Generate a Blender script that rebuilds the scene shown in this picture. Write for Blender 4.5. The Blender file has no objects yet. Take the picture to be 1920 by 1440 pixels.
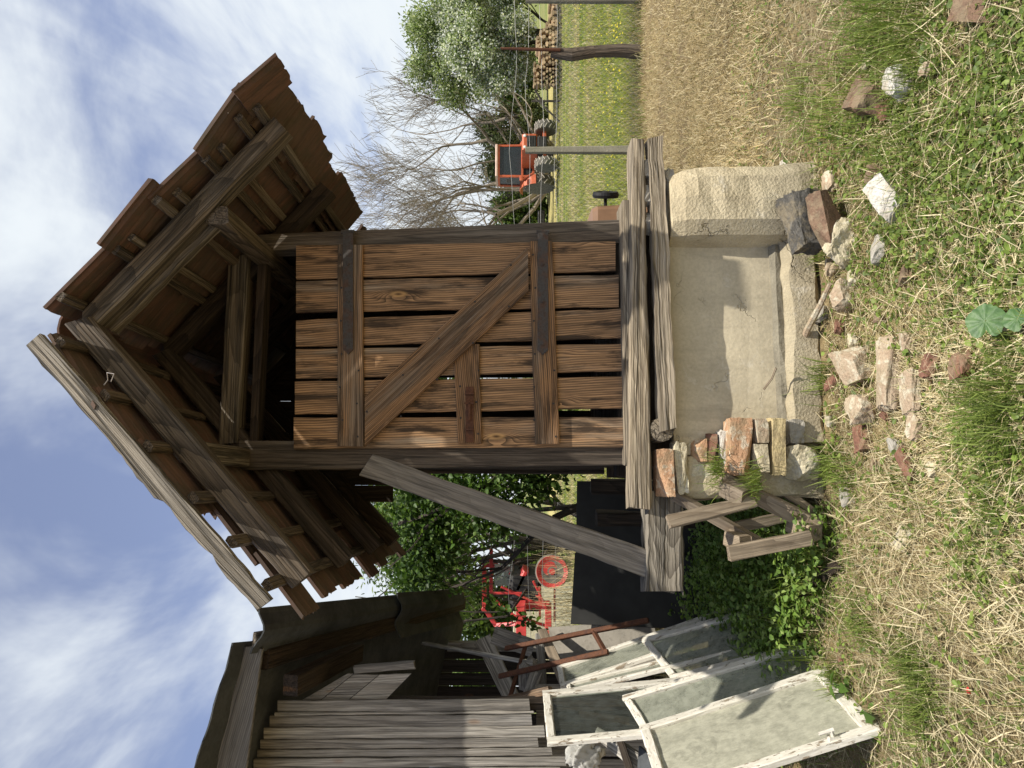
import bpy, math, random
import numpy as np
from mathutils import Vector, Matrix
R = math.radians
SC = bpy.context.scene
COL = SC.collection

# ---------------------------------------------------------------- camera
F = 1387.0; CH = 1.55; TH = math.atan(18/1387)
cam_d = bpy.data.cameras.new('camera'); cam = bpy.data.objects.new('camera', cam_d); COL.objects.link(cam)
cam_d.sensor_fit = 'HORIZONTAL'; cam_d.sensor_width = 36.0; cam_d.lens = 36.0*F/1920
cam_d.clip_start = 0.05; cam_d.clip_end = 3000
_f = Vector((0, math.cos(TH), math.sin(TH))); _r = Vector((0, math.sin(TH), -math.cos(TH))); _u = Vector((1, 0, 0))
M = Matrix((( _r.x, _u.x, -_f.x, 0), (_r.y, _u.y, -_f.y, 0), (_r.z, _u.z, -_f.z, CH), (0, 0, 0, 1)))
cam.matrix_world = M
SC.camera = cam

# ---------------------------------------------------------------- light
SUN_EL, SUN_AZ = 64.0, 46.0          # azimuth measured from the direction behind the camera (-Y) towards +X
sdir = Vector((math.sin(R(SUN_AZ))*math.cos(R(SUN_EL)), -math.cos(R(SUN_AZ))*math.cos(R(SUN_EL)), math.sin(R(SUN_EL))))
sun_d = bpy.data.lights.new('sun', 'SUN'); sun_d.energy = 5.0; sun_d.angle = R(0.55); sun_d.color = (1, .94, .84)
sun = bpy.data.objects.new('sun', sun_d); COL.objects.link(sun)
sun.rotation_euler = sdir.to_track_quat('Z', 'Y').to_euler(); sun.location = sdir*60
W = bpy.data.worlds.new('World'); SC.world = W; W.use_nodes = True
nt = W.node_tree; N = nt.nodes; K = nt.links
for n_ in list(N): N.remove(n_)
wo = N.new('ShaderNodeOutputWorld'); bg = N.new('ShaderNodeBackground'); bg.inputs['Strength'].default_value = 0.105
sky = N.new('ShaderNodeTexSky'); sky.sky_type = 'NISHITA'; sky.sun_disc = False
sky.sun_elevation = R(SUN_EL); sky.sun_rotation = math.atan2(sdir.x, sdir.y)
sky.air_density = 1.0; sky.dust_density = 0.6; sky.ozone_density = 1.6
tc = N.new('ShaderNodeTexCoord'); sp = N.new('ShaderNodeSeparateXYZ'); K.new(tc.outputs['Generated'], sp.inputs[0])
def wmath(op, a, b=None, clamp=False):
    m = N.new('ShaderNodeMath'); m.operation = op; m.use_clamp = clamp
    for i, v in enumerate((a, b)):
        if v is None: continue
        if isinstance(v, (int, float)): m.inputs[i].default_value = v
        else: K.new(v, m.inputs[i])
    return m.outputs[0]
zz = wmath('ADD', wmath('MAXIMUM', sp.outputs['Z'], 0.0), 0.16)
cx = wmath('DIVIDE', sp.outputs['X'], zz); cy = wmath('DIVIDE', sp.outputs['Y'], zz)
cb = N.new('ShaderNodeCombineXYZ'); K.new(cx, cb.inputs[0]); K.new(cy, cb.inputs[1])
def wnoise(sx, sy, rot, scale, det, rough, dist, off):
    mp = N.new('ShaderNodeMapping'); mp.inputs['Rotation'].default_value = (0, 0, R(rot)); mp.inputs['Scale'].default_value = (sx, sy, 1)
    mp.inputs['Location'].default_value = off
    K.new(cb.outputs[0], mp.inputs[0]); t = N.new('ShaderNodeTexNoise'); t.inputs['Scale'].default_value = scale
    t.inputs['Detail'].default_value = det; t.inputs['Roughness'].default_value = rough; t.inputs['Distortion'].default_value = dist
    K.new(mp.outputs[0], t.inputs['Vector']); return t.outputs['Fac']
n1 = wnoise(1.2, .75, -18, 1.25, 6, .58, .7, (3.1, 1.7, 0))
n2 = wnoise(2.0, .6, -24, 1.5, 6, .52, .6, (0.4, 5.2, 2))
cm = wmath('ADD', wmath('MULTIPLY', n1, 1.0), wmath('MULTIPLY', n2, .6))
# more cloud towards the horizon and the right
cm = wmath('ADD', cm, wmath('MULTIPLY', sp.outputs['X'], .22))
cm = wmath('ADD', cm, wmath('MULTIPLY', wmath('SUBTRACT', .55, sp.outputs['Z']), .34))
mr = N.new('ShaderNodeMapRange'); mr.interpolation_type = 'SMOOTHSTEP'; K.new(cm, mr.inputs[0])
mr.inputs[1].default_value = .64; mr.inputs[2].default_value = 1.06; mr.inputs[3].default_value = .14; mr.inputs[4].default_value = 1.0
mx = N.new('ShaderNodeMix'); mx.data_type = 'RGBA'; K.new(mr.outputs[0], mx.inputs['Factor'])
sg = N.new('ShaderNodeMix'); sg.data_type = 'RGBA'; sg.blend_type = 'MULTIPLY'; sg.inputs['Factor'].default_value = 1.0
K.new(sky.outputs[0], sg.inputs['A']); sg.inputs['B'].default_value = (1.12, 1.02, 1.18, 1)
K.new(sg.outputs['Result'], mx.inputs['A']); mx.inputs['B'].default_value = (7.2, 7.7, 8.1, 1)
K.new(mx.outputs['Result'], bg.inputs['Color']); K.new(bg.outputs[0], wo.inputs[0])
SC.view_settings.view_transform = 'Standard'; SC.view_settings.look = 'None'; SC.view_settings.gamma = 1.0; SC.view_settings.exposure = 0.2

# ---------------------------------------------------------------- geometry helpers
def ray(x, y):
    s, c = math.sin(TH), math.cos(TH)
    return Vector((720-y, F*c+(x-960)*s, F*s-(x-960)*c))
def P(x, y, Y):
    r = ray(x, y); return Vector((0, 0, CH)) + r*(Y/r.y)
def PZ(x, y, z=0.0):
    r = ray(x, y); return Vector((0, 0, CH)) + r*((z-CH)/r.z)
AL = R(8.0); OX, OY = 0.24, 4.0              # the crib's own frame: u along its front, n going in
UX, UY = math.cos(AL), math.sin(AL); NX, NY = -UY, UX
def L(x, y, d):
    r = ray(x, y); t = (d+OX*NX+OY*NY)/(r.x*NX+r.y*NY)
    p = Vector((0, 0, CH)) + r*t
    X, Y = p.x-OX, p.y-OY
    return Vector((X*UX+Y*UY, d, p.z))

RND = random.Random(5)
class MB:
    """collects shapes; vertices carry 'gc' (grain coordinate: along, across, through) and 'tint'"""
    def __init__(s, seed=0):
        s.v = []; s.f = []; s.g = []; s.t = []; s.rn = random.Random(seed)
    def add(s, vs, fs, gs, tint):
        o = len(s.v); s.v += [tuple(v) for v in vs]; s.f += [tuple(i+o for i in f) for f in fs]
        s.g += [tuple(g) for g in gs]; s.t += [tint]*len(vs)
    def loft(s, rings, gcs, tint, caps=True, closed=True):
        n = len(rings[0]); vs = [p for r in rings for p in r]; gs = [g for r in gcs for g in r]; fs = []
        for k in range(len(rings)-1):
            for i in range(n if closed else n-1):
                j = (i+1) % n; fs.append((k*n+i, k*n+j, (k+1)*n+j, (k+1)*n+i))
        if caps: fs.append(tuple(reversed(range(n)))); m = (len(rings)-1)*n; fs.append(tuple(m+i for i in range(n)))
        s.add(vs, fs, gs, tint)
    def beam(s, p0, p1, w, h, up=(0, 0, 1), seg=None, wob=.003, ch=.006, w1=None, h1=None, prof=None, bow=0.0, tint=None, endj=.006, cut0=0.0, cut1=0.0):
        p0 = Vector(p0); p1 = Vector(p1); d = p1-p0; ln = d.length; d.normalize(); up = Vector(up)
        side = d.cross(up)
        if side.length < 1e-4: side = d.cross(Vector((1, 0, 0)))
        side.normalize(); up = side.cross(d).normalized()
        w1 = w if w1 is None else w1; h1 = h if h1 is None else h1
        seg = seg or max(1, min(14, int(ln/.12)))
        rn = s.rn; off = (rn.uniform(0, 50), rn.uniform(-.12, .12), rn.uniform(-.05, .12)); t = rn.random() if tint is None else tint
        rings = []; gcs = []
        ch = min(ch, w*.3, h*.3)
        jit = None
        for k in range(seg+1):
            q = k/seg; ww = w+(w1-w)*q; hh = h+(h1-h)*q
            if prof: pr = [(a*ww, b*hh) for a, b in prof]
            else:
                a, b = ww/2, hh/2
                pr = [(-a+ch, -b), (a-ch, -b), (a, -b+ch), (a, b-ch), (a-ch, b), (-a+ch, b), (-a, b-ch), (-a, -b+ch)]
            c = p0+d*(ln*q)+up*(bow*math.sin(q*math.pi))
            if jit is None: jit = [[0, 0] for _ in pr]
            ring = []; gg = []
            for i, (a, b) in enumerate(pr):
                jit[i][0] = jit[i][0]*.5+rn.uniform(-wob, wob); jit[i][1] = jit[i][1]*.5+rn.uniform(-wob, wob)
                e = 0.0
                if k == 0: e = rn.uniform(-endj, endj)+cut0*b
                if k == seg: e = rn.uniform(-endj, endj)+cut1*b
                ring.append(c+side*(a+jit[i][0])+up*(b+jit[i][1])+d*e)
                gg.append((off[0]+ln*q, off[1]+a, off[2]+b))
            rings.append(ring); gcs.append(gg)
        s.loft(rings, gcs, t)
    def plank(s, a, b, c, d, th, nrm=None, seg=8, wob=.002, tint=None, warp=.0):
        """board with corner points a-b (one long edge) and d-c (the other); grain runs a->b; thickness th along nrm (away from viewer)"""
        a, b, c, d = map(Vector, (a, b, c, d)); n = (b-a).cross(d-a).normalized() if nrm is None else Vector(nrm).normalized()
        rn = s.rn; off = (rn.uniform(0, 50), rn.uniform(-.12, .12), rn.uniform(-.05, .12)); t = rn.random() if tint is None else tint
        rings = []; gcs = []; ch = min(.004, th*.3); ln = (b-a).length
        for k in range(seg+1):
            q = k/seg; e0 = a.lerp(b, q); e1 = d.lerp(c, q); w = (e1-e0).length; ax = (e1-e0).normalized()
            j0 = rn.uniform(-wob, wob); j1 = rn.uniform(-wob, wob); e0 = e0+ax*j0; e1 = e1+ax*j1; o = n*(warp*math.sin(q*3.1+t*6)+rn.uniform(-wob, wob)*.5)
            pr = [(e0+ax*ch, 0), (e1-ax*ch, 0), (e1, ch), (e1, th-ch), (e1-ax*ch, th), (e0+ax*ch, th), (e0, th-ch), (e0, ch)]
            rings.append([p+n*z+o for p, z in pr])
            ww = (ch, w-ch, w, w, w-ch, ch, 0, 0)
            gcs.append([(off[0]+ln*q, off[1]+ww[i], off[2]+pr[i][1]) for i in range(8)])
        s.loft(rings, gcs, t)
    def box(s, c, size, rot=None, ch=.01, tint=None):
        c = Vector(c); x, y, z = (v/2 for v in size); rot = rot or Matrix.Identity(3); ch = min(ch, x*.6, y*.6, z*.6)
        s.beam(c-rot@Vector((x, 0, 0)), c+rot@Vector((x, 0, 0)), y*2, z*2, up=rot@Vector((0, 0, 1)), seg=1, wob=0, ch=ch, tint=tint, endj=0)
    def tube(s, pts, r, n=6, tint=None, caps=True):
        pts = [Vector(p) for p in pts]; rr = r if isinstance(r, (list, tuple)) else [r]*len(pts); t = s.rn.random() if tint is None else tint
        rings = []; gcs = []; acc = 0.0; prev = None
        for i, p in enumerate(pts):
            d = (pts[min(i+1, len(pts)-1)]-pts[max(i-1, 0)]).normalized()
            if prev is None:
                a = d.cross(Vector((0, 0, 1)))
                if a.length < .05: a = d.cross(Vector((1, 0, 0)))
            else: a = prev - d*prev.dot(d)
            a.normalize(); prev = a; b = d.cross(a)
            if i: acc += (p-pts[i-1]).length
            rings.append([p+a*(rr[i]*math.cos(2*math.pi*k/n))+b*(rr[i]*math.sin(2*math.pi*k/n)) for k in range(n)])
            gcs.append([(acc, rr[i]*math.cos(2*math.pi*k/n), rr[i]*math.sin(2*math.pi*k/n)) for k in range(n)])
        s.loft(rings, gcs, t, caps)
    def lathe(s, prof, c, axis, n=24, tint=None):
        """prof: list of (along, radius)"""
        c = Vector(c); ax = Vector(axis).normalized(); a = ax.cross(Vector((0, 0, 1)))
        if a.length < .05: a = ax.cross(Vector((1, 0, 0)))
        a.normalize(); b = ax.cross(a); t = s.rn.random() if tint is None else tint
        rings = [[c+ax*z+a*(r*math.cos(2*math.pi*k/n))+b*(r*math.sin(2*math.pi*k/n)) for k in range(n)] for z, r in prof]
        gcs = [[(z, r*math.cos(2*math.pi*k/n), r*math.sin(2*math.pi*k/n)) for k in range(n)] for z, r in prof]
        s.loft(rings, gcs, t)
    def prism(s, poly, vec, tint=None):
        poly = [Vector(p) for p in poly]; vec = Vector(vec); t = s.rn.random() if tint is None else tint
        n = (poly[1]-poly[0]).normalized(); m = vec.normalized().cross(n)
        g0 = [((p-poly[0]).dot(n), (p-poly[0]).dot(m), 0) for p in poly]
        s.loft([poly, [p+vec for p in poly]], [g0, [(a, b, vec.length) for a, b, _ in g0]], t)
    def rock(s, c, size, rot=None, rough=.12, box=.75, cuts=4, tint=None, seed=0):
        """lumpy or blocky stone: a gridded cube pulled part way to a ball and broken"""
        c = Vector(c); rot = rot or Matrix.Identity(3); rn = random.Random(seed*7+3); t = s.rn.random() if tint is None else tint
        ph = [rn.uniform(0, 6.28) for _ in range(9)]; vs = []; idx = {}; fs = []; gs = []
        cutp = [(Vector((rn.uniform(-1, 1), rn.uniform(-1, 1), rn.uniform(-1, 1))).normalized(), rn.uniform(.78, 1.05)) for _ in range(3)]
        def vert(p):
            k = tuple(round(q*1000) for q in p)
            if k in idx: return idx[k]
            v = Vector(p); l = max(abs(v.x), abs(v.y), abs(v.z)); sph = v.normalized()*1.15
            q = v*box+sph*(1-box)
            for nn, dd in cutp:
                e = q.dot(nn)-dd
                if e > 0: q = q-nn*e
            m = 1+rough*(math.sin(2.3*v.x+ph[0])*math.sin(2.7*v.y+ph[1])+.6*math.sin(4.1*v.z+ph[2]+v.x*3)+.5*math.sin(7*v.y+5*v.x+ph[3])*math.sin(6*v.z+ph[4]))*.6
            m += rough*.22*(math.sin(13*v.x+ph[5])*math.sin(11*v.y+ph[6])+math.sin(17*v.z+9*v.x+ph[7])*math.sin(15*v.y-7*v.z+ph[8]))+rn.uniform(-rough, rough)*.13
            q = q*m; w = Vector((q.x*size[0]/2, q.y*size[1]/2, q.z*size[2]/2))
            idx[k] = len(vs); vs.append(c+rot@w); gs.append((w.x+seed*.37, w.y, w.z)); return idx[k]
        m = cuts
        for ax in range(3):
            for sg in (-1, 1):
                for i in range(m):
                    for j in range(m):
                        qd = []
                        for di, dj in ((0, 0), (1, 0), (1, 1), (0, 1)):
                            a = -1+2*(i+di)/m; b = -1+2*(j+dj)/m; p = [0, 0, 0]; p[ax] = sg; p[(ax+1) % 3] = a; p[(ax+2) % 3] = b; qd.append(vert(p))
                        fs.append(tuple(qd) if sg > 0 else tuple(reversed(qd)))
        s.add(vs, fs, gs, t)
    def build(s, name, mat, parent=None, smooth=False):
        me = bpy.data.meshes.new(name); me.from_pydata(s.v, [], s.f); me.update()
        a = me.attributes.new('gc', 'FLOAT_VECTOR', 'POINT'); a.data.foreach_set('vector', np.array(s.g, dtype=np.float32).ravel())
        a = me.attributes.new('tint', 'FLOAT', 'POINT'); a.data.foreach_set('value', np.array(s.t, dtype=np.float32))
        if smooth: me.polygons.foreach_set('use_smooth', np.ones(len(me.polygons), dtype=bool))
        me.materials.append(mat); o = bpy.data.objects.new(name, me); COL.objects.link(o)
        if parent is not None: o.parent = parent
        return o

def tag(o, label=None, cat=None, group=None, kind=None):
    if label: o['label'] = label
    if cat: o['category'] = cat
    if group: o['group'] = group
    if kind: o['kind'] = kind
    return o
def empty(name, loc, label, cat, group=None, rz=0.0):
    o = bpy.data.objects.new(name, None); COL.objects.link(o); o.location = loc; o.rotation_euler = (0, 0, rz); o.empty_display_size = .2
    return tag(o, label, cat, group)
def rotm(x=0, y=0, z=0):
    from mathutils import Euler
    return Euler((R(x), R(y), R(z))).to_matrix()
def npmesh(name, verts, loops, totals, cols, mat, parent=None):
    """big mesh straight from numpy arrays; cols = per-vertex colour"""
    me = bpy.data.meshes.new(name); nv = len(verts); nl = len(loops); nf = len(totals)
    me.vertices.add(nv); me.vertices.foreach_set('co', verts.astype(np.float32).ravel())
    me.loops.add(nl); me.loops.foreach_set('vertex_index', loops.astype(np.int32))
    me.polygons.add(nf); st = np.zeros(nf, np.int32); st[1:] = np.cumsum(totals)[:-1]
    me.polygons.foreach_set('loop_start', st); me.update(calc_edges=True)
    a = me.attributes.new('col', 'FLOAT_COLOR', 'POINT'); a.data.foreach_set('color', np.c_[cols, np.ones(nv)].astype(np.float32).ravel())
    me.materials.append(mat); o = bpy.data.objects.new(name, me); COL.objects.link(o)
    if parent is not None: o.parent = parent
    return o
# ---------------------------------------------------------------- materials
class NT:
    def __init__(s, name):
        s.m = bpy.data.materials.new(name); s.m.use_nodes = True; s.n = s.m.node_tree.nodes; s.k = s.m.node_tree.links
        for q in list(s.n): s.n.remove(q)
        s.out = s.n.new('ShaderNodeOutputMaterial')
    def link(s, a, b):
        if isinstance(a, (int, float)): b.default_value = a
        elif isinstance(a, (tuple, list)):
            b.default_value = tuple(a)+((1,) if len(a) == 3 and len(b.default_value) == 4 else ())
        else: s.k.new(a, b)
    def attr(s, name, what='Vector'):
        q = s.n.new('ShaderNodeAttribute'); q.attribute_name = name; return q.outputs[what]
    def pos(s): return s.n.new('ShaderNodeNewGeometry').outputs['Position']
    def obj(s): return s.n.new('ShaderNodeTexCoord').outputs['Object']
    def mul(s, v, sc, off=(0, 0, 0), rot=(0, 0, 0)):
        q = s.n.new('ShaderNodeMapping'); s.link(v, q.inputs[0]); q.inputs['Scale'].default_value = sc; q.inputs['Location'].default_value = off; q.inputs['Rotation'].default_value = rot; return q.outputs[0]
    def noise(s, v, scale=1, det=4, rough=.55, dist=0, col=False):
        q = s.n.new('ShaderNodeTexNoise'); s.link(v, q.inputs['Vector']); q.inputs['Scale'].default_value = scale; q.inputs['Detail'].default_value = det
        q.inputs['Roughness'].default_value = rough; q.inputs['Distortion'].default_value = dist; return q.outputs['Color' if col else 'Fac']
    def vor(s, v, scale=1, feat='F1', out='Distance'):
        q = s.n.new('ShaderNodeTexVoronoi'); q.feature = feat; s.link(v, q.inputs['Vector']); q.inputs['Scale'].default_value = scale; return q.outputs[out]
    def rings(s, v, scale, dist=0, det=2):
        q = s.n.new('ShaderNodeTexWave'); q.wave_type = 'RINGS'; q.rings_direction = 'X'; q.wave_profile = 'SAW'; s.link(v, q.inputs['Vector']); q.inputs['Scale'].default_value = scale
        q.inputs['Distortion'].default_value = dist; q.inputs['Detail'].default_value = det; return q.outputs['Fac']
    def mth(s, op, a, b=0.0, clamp=False):
        q = s.n.new('ShaderNodeMath'); q.operation = op; q.use_clamp = clamp; s.link(a, q.inputs[0]); s.link(b, q.inputs[1]); return q.outputs[0]
    def vadd(s, a, b):
        q = s.n.new('ShaderNodeVectorMath'); q.operation = 'ADD'; s.link(a, q.inputs[0]); s.link(b, q.inputs[1]); return q.outputs[0]
    def vscale(s, a, f):
        q = s.n.new('ShaderNodeVectorMath'); q.operation = 'SCALE'; s.link(a, q.inputs[0]); s.link(f, q.inputs['Scale']); return q.outputs[0]
    def comb(s, x, y, z):
        q = s.n.new('ShaderNodeCombineXYZ'); s.link(x, q.inputs[0]); s.link(y, q.inputs[1]); s.link(z, q.inputs[2]); return q.outputs[0]
    def sep(s, v):
        q = s.n.new('ShaderNodeSeparateXYZ'); s.link(v, q.inputs[0]); return q.outputs
    def rng(s, v, a, b, c=0, d=1, smooth=True):
        q = s.n.new('ShaderNodeMapRange'); q.interpolation_type = 'SMOOTHSTEP' if smooth else 'LINEAR'; s.link(v, q.inputs[0])
        for i, w in enumerate((a, b, c, d)): s.link(w, q.inputs[i+1])
        return q.outputs[0]
    def mix(s, f, a, b, mode='MIX'):
        q = s.n.new('ShaderNodeMix'); q.data_type = 'RGBA'; q.blend_type = mode; s.link(f, q.inputs['Factor']); s.link(a, q.inputs['A']); s.link(b, q.inputs['B']); return q.outputs['Result']
    def bump(s, h, dist=.004, st=.7, nrm=None):
        q = s.n.new('ShaderNodeBump'); s.link(h, q.inputs['Height']); q.inputs['Distance'].default_value = dist; q.inputs['Strength'].default_value = st
        if nrm is not None: s.link(nrm, q.inputs['Normal'])
        return q.outputs[0]
    def bsdf(s, col, rough=.8, nrm=None, spec=.3, metal=0, **kw):
        q = s.n.new('ShaderNodeBsdfPrincipled'); s.link(col, q.inputs['Base Color']); s.link(rough, q.inputs['Roughness']); q.inputs['Specular IOR Level'].default_value = spec
        q.inputs['Metallic'].default_value = metal
        if nrm is not None: s.link(nrm, q.inputs['Normal'])
        for k_, v_ in kw.items(): s.link(v_, q.inputs[k_])
        return q.outputs[0]
    def fin(s, sh): s.k.new(sh, s.out.inputs[0]); return s.m

def wood(name, light, dark, weather, wamt=(.45, .65), ring=42, crack=.0, knots=.5, bumpd=.003, knotcol=(.35, .16, .05), ringstr=.8, char=.0, fibm=.6):
    t = NT(name); g = t.attr('gc'); ti = t.attr('tint', 'Fac')
    slow = t.noise(t.mul(g, (1.1, 5, 5)), 1, 2, .5, 0, True)
    kv = t.vor(t.mul(g, (1.9, 5.2, 1.2)), 1)
    kn = t.rng(kv, .03, .30, 1, 0)
    x, y, z = t.sep(g)
    yy = t.mth('ADD', t.mth('ADD', y, t.mth('MULTIPLY', x, .035)), t.mth('MULTIPLY', kn, .05*knots))
    v2 = t.vadd(t.comb(t.mth('MULTIPLY', x, .02), yy, z), t.vscale(slow, .035))
    rg = t.rings(v2, ring, 1.0, 2)
    fib = t.noise(t.mul(g, (4, 105, 105)), 1, 5, .7)
    fib2 = t.noise(t.mul(g, (1.3, 46, 46)), 1, 4, .65)
    wth = t.noise(t.mul(g, (.9, 6, 6)), 1, 5, .65)
    wth = t.mth('ADD', wth, t.mth('MULTIPLY', t.mth('SUBTRACT', ti, .5), .22))
    rs = t.mth('MULTIPLY', t.mth('POWER', rg, 1.6), ringstr)
    c = t.mix(rs, light, dark)
    c = t.mix(t.rng(fib, .42, .66, 0, fibm), c, dark)
    wf = t.rng(wth, wamt[0], wamt[1])
    wc = t.mix(t.rng(fib2, .36, .64), weather, tuple(v*.28 for v in weather))
    wc = t.mix(t.mth('MULTIPLY', rs, .5), wc, tuple(v*.3 for v in weather))
    c = t.mix(t.mth('MULTIPLY', wf, .88), c, wc)
    if char > 0:
        ch = t.noise(t.vadd(t.mul(g, (2.0, 17, 17), (7, 3, 1)), t.vscale(slow, 1.5)), 1, 5, .68)
        c = t.mix(t.rng(ch, .47, .64, 0, char), c, tuple(v*.75 for v in dark))
    kc = t.rng(kv, .045, .12, 1, 0)
    if knots > 0:
        c = t.mix(t.mth('MULTIPLY', kc, .75*min(1, knots*1.6)), c, t.mix(t.rng(kv, .0, .07), (.05, .025, .012), knotcol))
    c = t.mix(1.0, c, t.mix(ti, (.72, .72, .74), (1.2, 1.16, 1.1)), 'MULTIPLY')
    h = t.mth('ADD', t.mth('MULTIPLY', t.mth('SUBTRACT', 1, rs), .6), t.mth('MULTIPLY', fib, .9))
    if crack > 0:
        for sc, wdt, am in ((16, .035, 1.0), (38, .06, .8)):
            ck = t.noise(t.mul(g, (.55, sc, sc)), 1, 3, .5, .15)
            cf = t.mth('MULTIPLY', t.rng(t.mth('ABSOLUTE', t.mth('SUBTRACT', ck, .5)), .0, wdt, 1, 0), am)
            c = t.mix(t.mth('MULTIPLY', cf, min(1, crack)), c, tuple(v*.10 for v in weather)); h = t.mth('SUBTRACT', h, t.mth('MULTIPLY', cf, 1.5*crack))
    return t.fin(t.bsdf(c, t.rng(fib, .3, .7, .72, .9), t.bump(h, bumpd, .8), .25))

MT = {}
MT['door'] = wood('door_wood', (.58, .345, .175), (.062, .042, .028), (.42, .34, .25), (.49, .72), 25, .3, 1.0, .003, (.70, .42, .17), .9, .92, .4)
MT['batten'] = wood('batten_wood', (.50, .285, .14), (.050, .031, .020), (.33, .265, .20), (.42, .66), 30, .4, 1.0, .003, (.60, .33, .13), .95, .7, .45)
MT['beam'] = wood('dry_grey_beam', (.56, .47, .33), (.13, .09, .055), (.50, .44, .35), (.3, .75), 40, .7, .15, .007, ringstr=.5, char=.3)
MT['post'] = wood('post_wood', (.20, .16, .12), (.04, .031, .024), (.28, .245, .20), (.42, .68), 42, .6, .3, .003)
MT['rafter'] = wood('rafter_wood', (.215, .17, .12), (.035, .027, .022), (.30, .265, .215), (.42, .7), 40, .7, .3, .004)
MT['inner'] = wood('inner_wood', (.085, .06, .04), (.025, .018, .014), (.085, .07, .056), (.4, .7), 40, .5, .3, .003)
MT['shade_inner'] = wood('shade_inner_wood', (.055, .042, .032), (.02, .016, .013), (.06, .052, .045), (.4, .7), 40, .4, .2, .003)  # shed back and side walls: interior shade put into the plank colour
MT['barge'] = wood('barge_wood', (.40, .36, .29), (.10, .085, .065), (.40, .37, .31), (.4, .7), 44, .8, .8, .006, (.22, .17, .11))
MT['brace'] = wood('brace_wood', (.33, .30, .255), (.12, .105, .088), (.36, .335, .295), (.35, .7), 50, .35, .0, .002, ringstr=.3)
MT['shed'] = wood('shed_plank_wood', (.42, .395, .345), (.12, .105, .088), (.60, .58, .53), (.40, .66), 44, .45, .3, .003, ringstr=.5, char=.35)
MT['fascia'] = wood('fascia_wood', (.30, .29, .27), (.085, .08, .075), (.30, .29, .275), (.5, .8), 26, .2, .5, .003)
MT['crate'] = wood('crate_wood', (.40, .33, .24), (.20, .15, .10), (.30, .25, .19), (.4, .75), 40, .25, .5, .002, (.25, .15, .08))
MT['farwood'] = wood('grey_fence_wood', (.16, .14, .115), (.045, .037, .03), (.19, .175, .15), (.4, .7), 40, .6, .2, .005)

def simple(name, col, rough=.6, spec=.4, metal=0, var=.25, scale=6, bumpd=0.0):
    t = NT(name); n = t.noise(t.obj(), scale, 4, .6)
    c = t.mix(t.rng(n, .3, .7), tuple(v*(1-var) for v in col), tuple(min(1, v*(1+var)) for v in col))
    return t.fin(t.bsdf(c, rough, t.bump(n, bumpd, .6) if bumpd else None, spec, metal))

def rust(name, base, rusty, amt=.5):
    t = NT(name); n = t.noise(t.obj(), 22, 5, .65); n2 = t.noise(t.obj(), 90, 3, .6)
    c = t.mix(t.rng(n, amt-.12, amt+.12), base, rusty); c = t.mix(t.rng(n2, .4, .7, 0, .5), c, tuple(v*.4 for v in rusty))
    return t.fin(t.bsdf(c, .75, t.bump(n2, .001, .5), .3, .3))
MT['iron'] = rust('hinge_iron', (.085, .08, .075), (.11, .065, .045), .55)
MT['rust'] = rust('rusty_iron', (.10, .05, .035), (.15, .065, .035), .45)
MT['nail'] = simple('nail_iron', (.03, .026, .024), .6)
MT['wire'] = simple('galvanised_wire', (.22, .22, .21), .5, .5, .5)
MT['pale_wire'] = simple('pale_wire', (.7, .66, .66), .5)

def tile():
    t = NT('clay_tile'); g = t.attr('gc'); ti = t.attr('tint', 'Fac'); p = t.obj()
    n = t.noise(t.mul(g, (6, 22, 6)), 1, 5, .65); n2 = t.noise(p, 9, 4, .6)
    c = t.mix(t.rng(n, .35, .7), (.155, .085, .06), (.085, .062, .05)); c = t.mix(ti, c, t.mix(.6, c, (.11, .085, .066)))
    c = t.mix(t.rng(n2, .48, .68, 0, .8), c, (.085, .07, .048)); fs = t.noise(t.mul(g, (4, 120, 40)), 1, 3, .6)
    c = t.mix(t.rng(fs, .45, .75, 0, .45), c, (.07, .045, .03))
    return t.fin(t.bsdf(c, .85, t.bump(t.mth('ADD', n, t.mth('MULTIPLY', fs, .5)), .003, .6), .2))
MT['tile'] = tile()

def concrete(name, a, b, stain, rough_bump=.004, scale=1.0, lump=0.0, crk=.0):
    t = NT(name); p = t.obj(); n = t.noise(p, 3.2*scale, 5, .6); n2 = t.noise(p, 60*scale, 4, .7); n3 = t.noise(t.mul(p, (14, 14, 2)), scale, 4, .6)
    v = t.vor(p, 42*scale)
    c = t.mix(t.rng(n, .35, .65), a, b); c = t.mix(t.rng(n3, .5, .75, 0, .55), c, stain); c = t.mix(t.rng(n2, .35, .7, 0, .35), c, tuple(q*.55 for q in a))
    c = t.mix(t.rng(v, .0, .13, .55, 0), c, tuple(q*.3 for q in a))
    h = t.mth('ADD', t.mth('MULTIPLY', n, lump), t.mth('ADD', n2, t.mth('MULTIPLY', v, .5)))
    if crk > 0:
        q = t.noise(t.vadd(p, t.vscale(t.noise(p, 5, 4, .6, 0, True), .25)), 1.7, 2, .5); cr = t.rng(t.mth('ABSOLUTE', t.mth('SUBTRACT', q, .52)), .0, .0035, 1, 0); cr = t.mth('MULTIPLY', cr, t.rng(t.noise(p, 3.3, 2), .5, .6))
        c = t.mix(t.mth('MULTIPLY', cr, crk), c, tuple(q_*.3 for q_ in a)); h = t.mth('SUBTRACT', h, t.mth('MULTIPLY', cr, 2.0))
        x_, y_, z_ = t.sep(p); dn = t.noise(t.mul(p, (9, 9, 4)), 1, 4, .65); c = t.mix(t.mth('MULTIPLY', t.rng(t.mth('ADD', z_, t.mth('MULTIPLY', dn, .35)), .28, .52, 1, 0), .55), c, (.27, .235, .165)); bl = t.noise(p, 6.5, 5, .7, .8); c = t.mix(t.rng(bl, .56, .68, 0, .5), c, (.66, .61, .50))
    return t.fin(t.bsdf(c, .92, t.bump(h, rough_bump, .8), .15))
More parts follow.
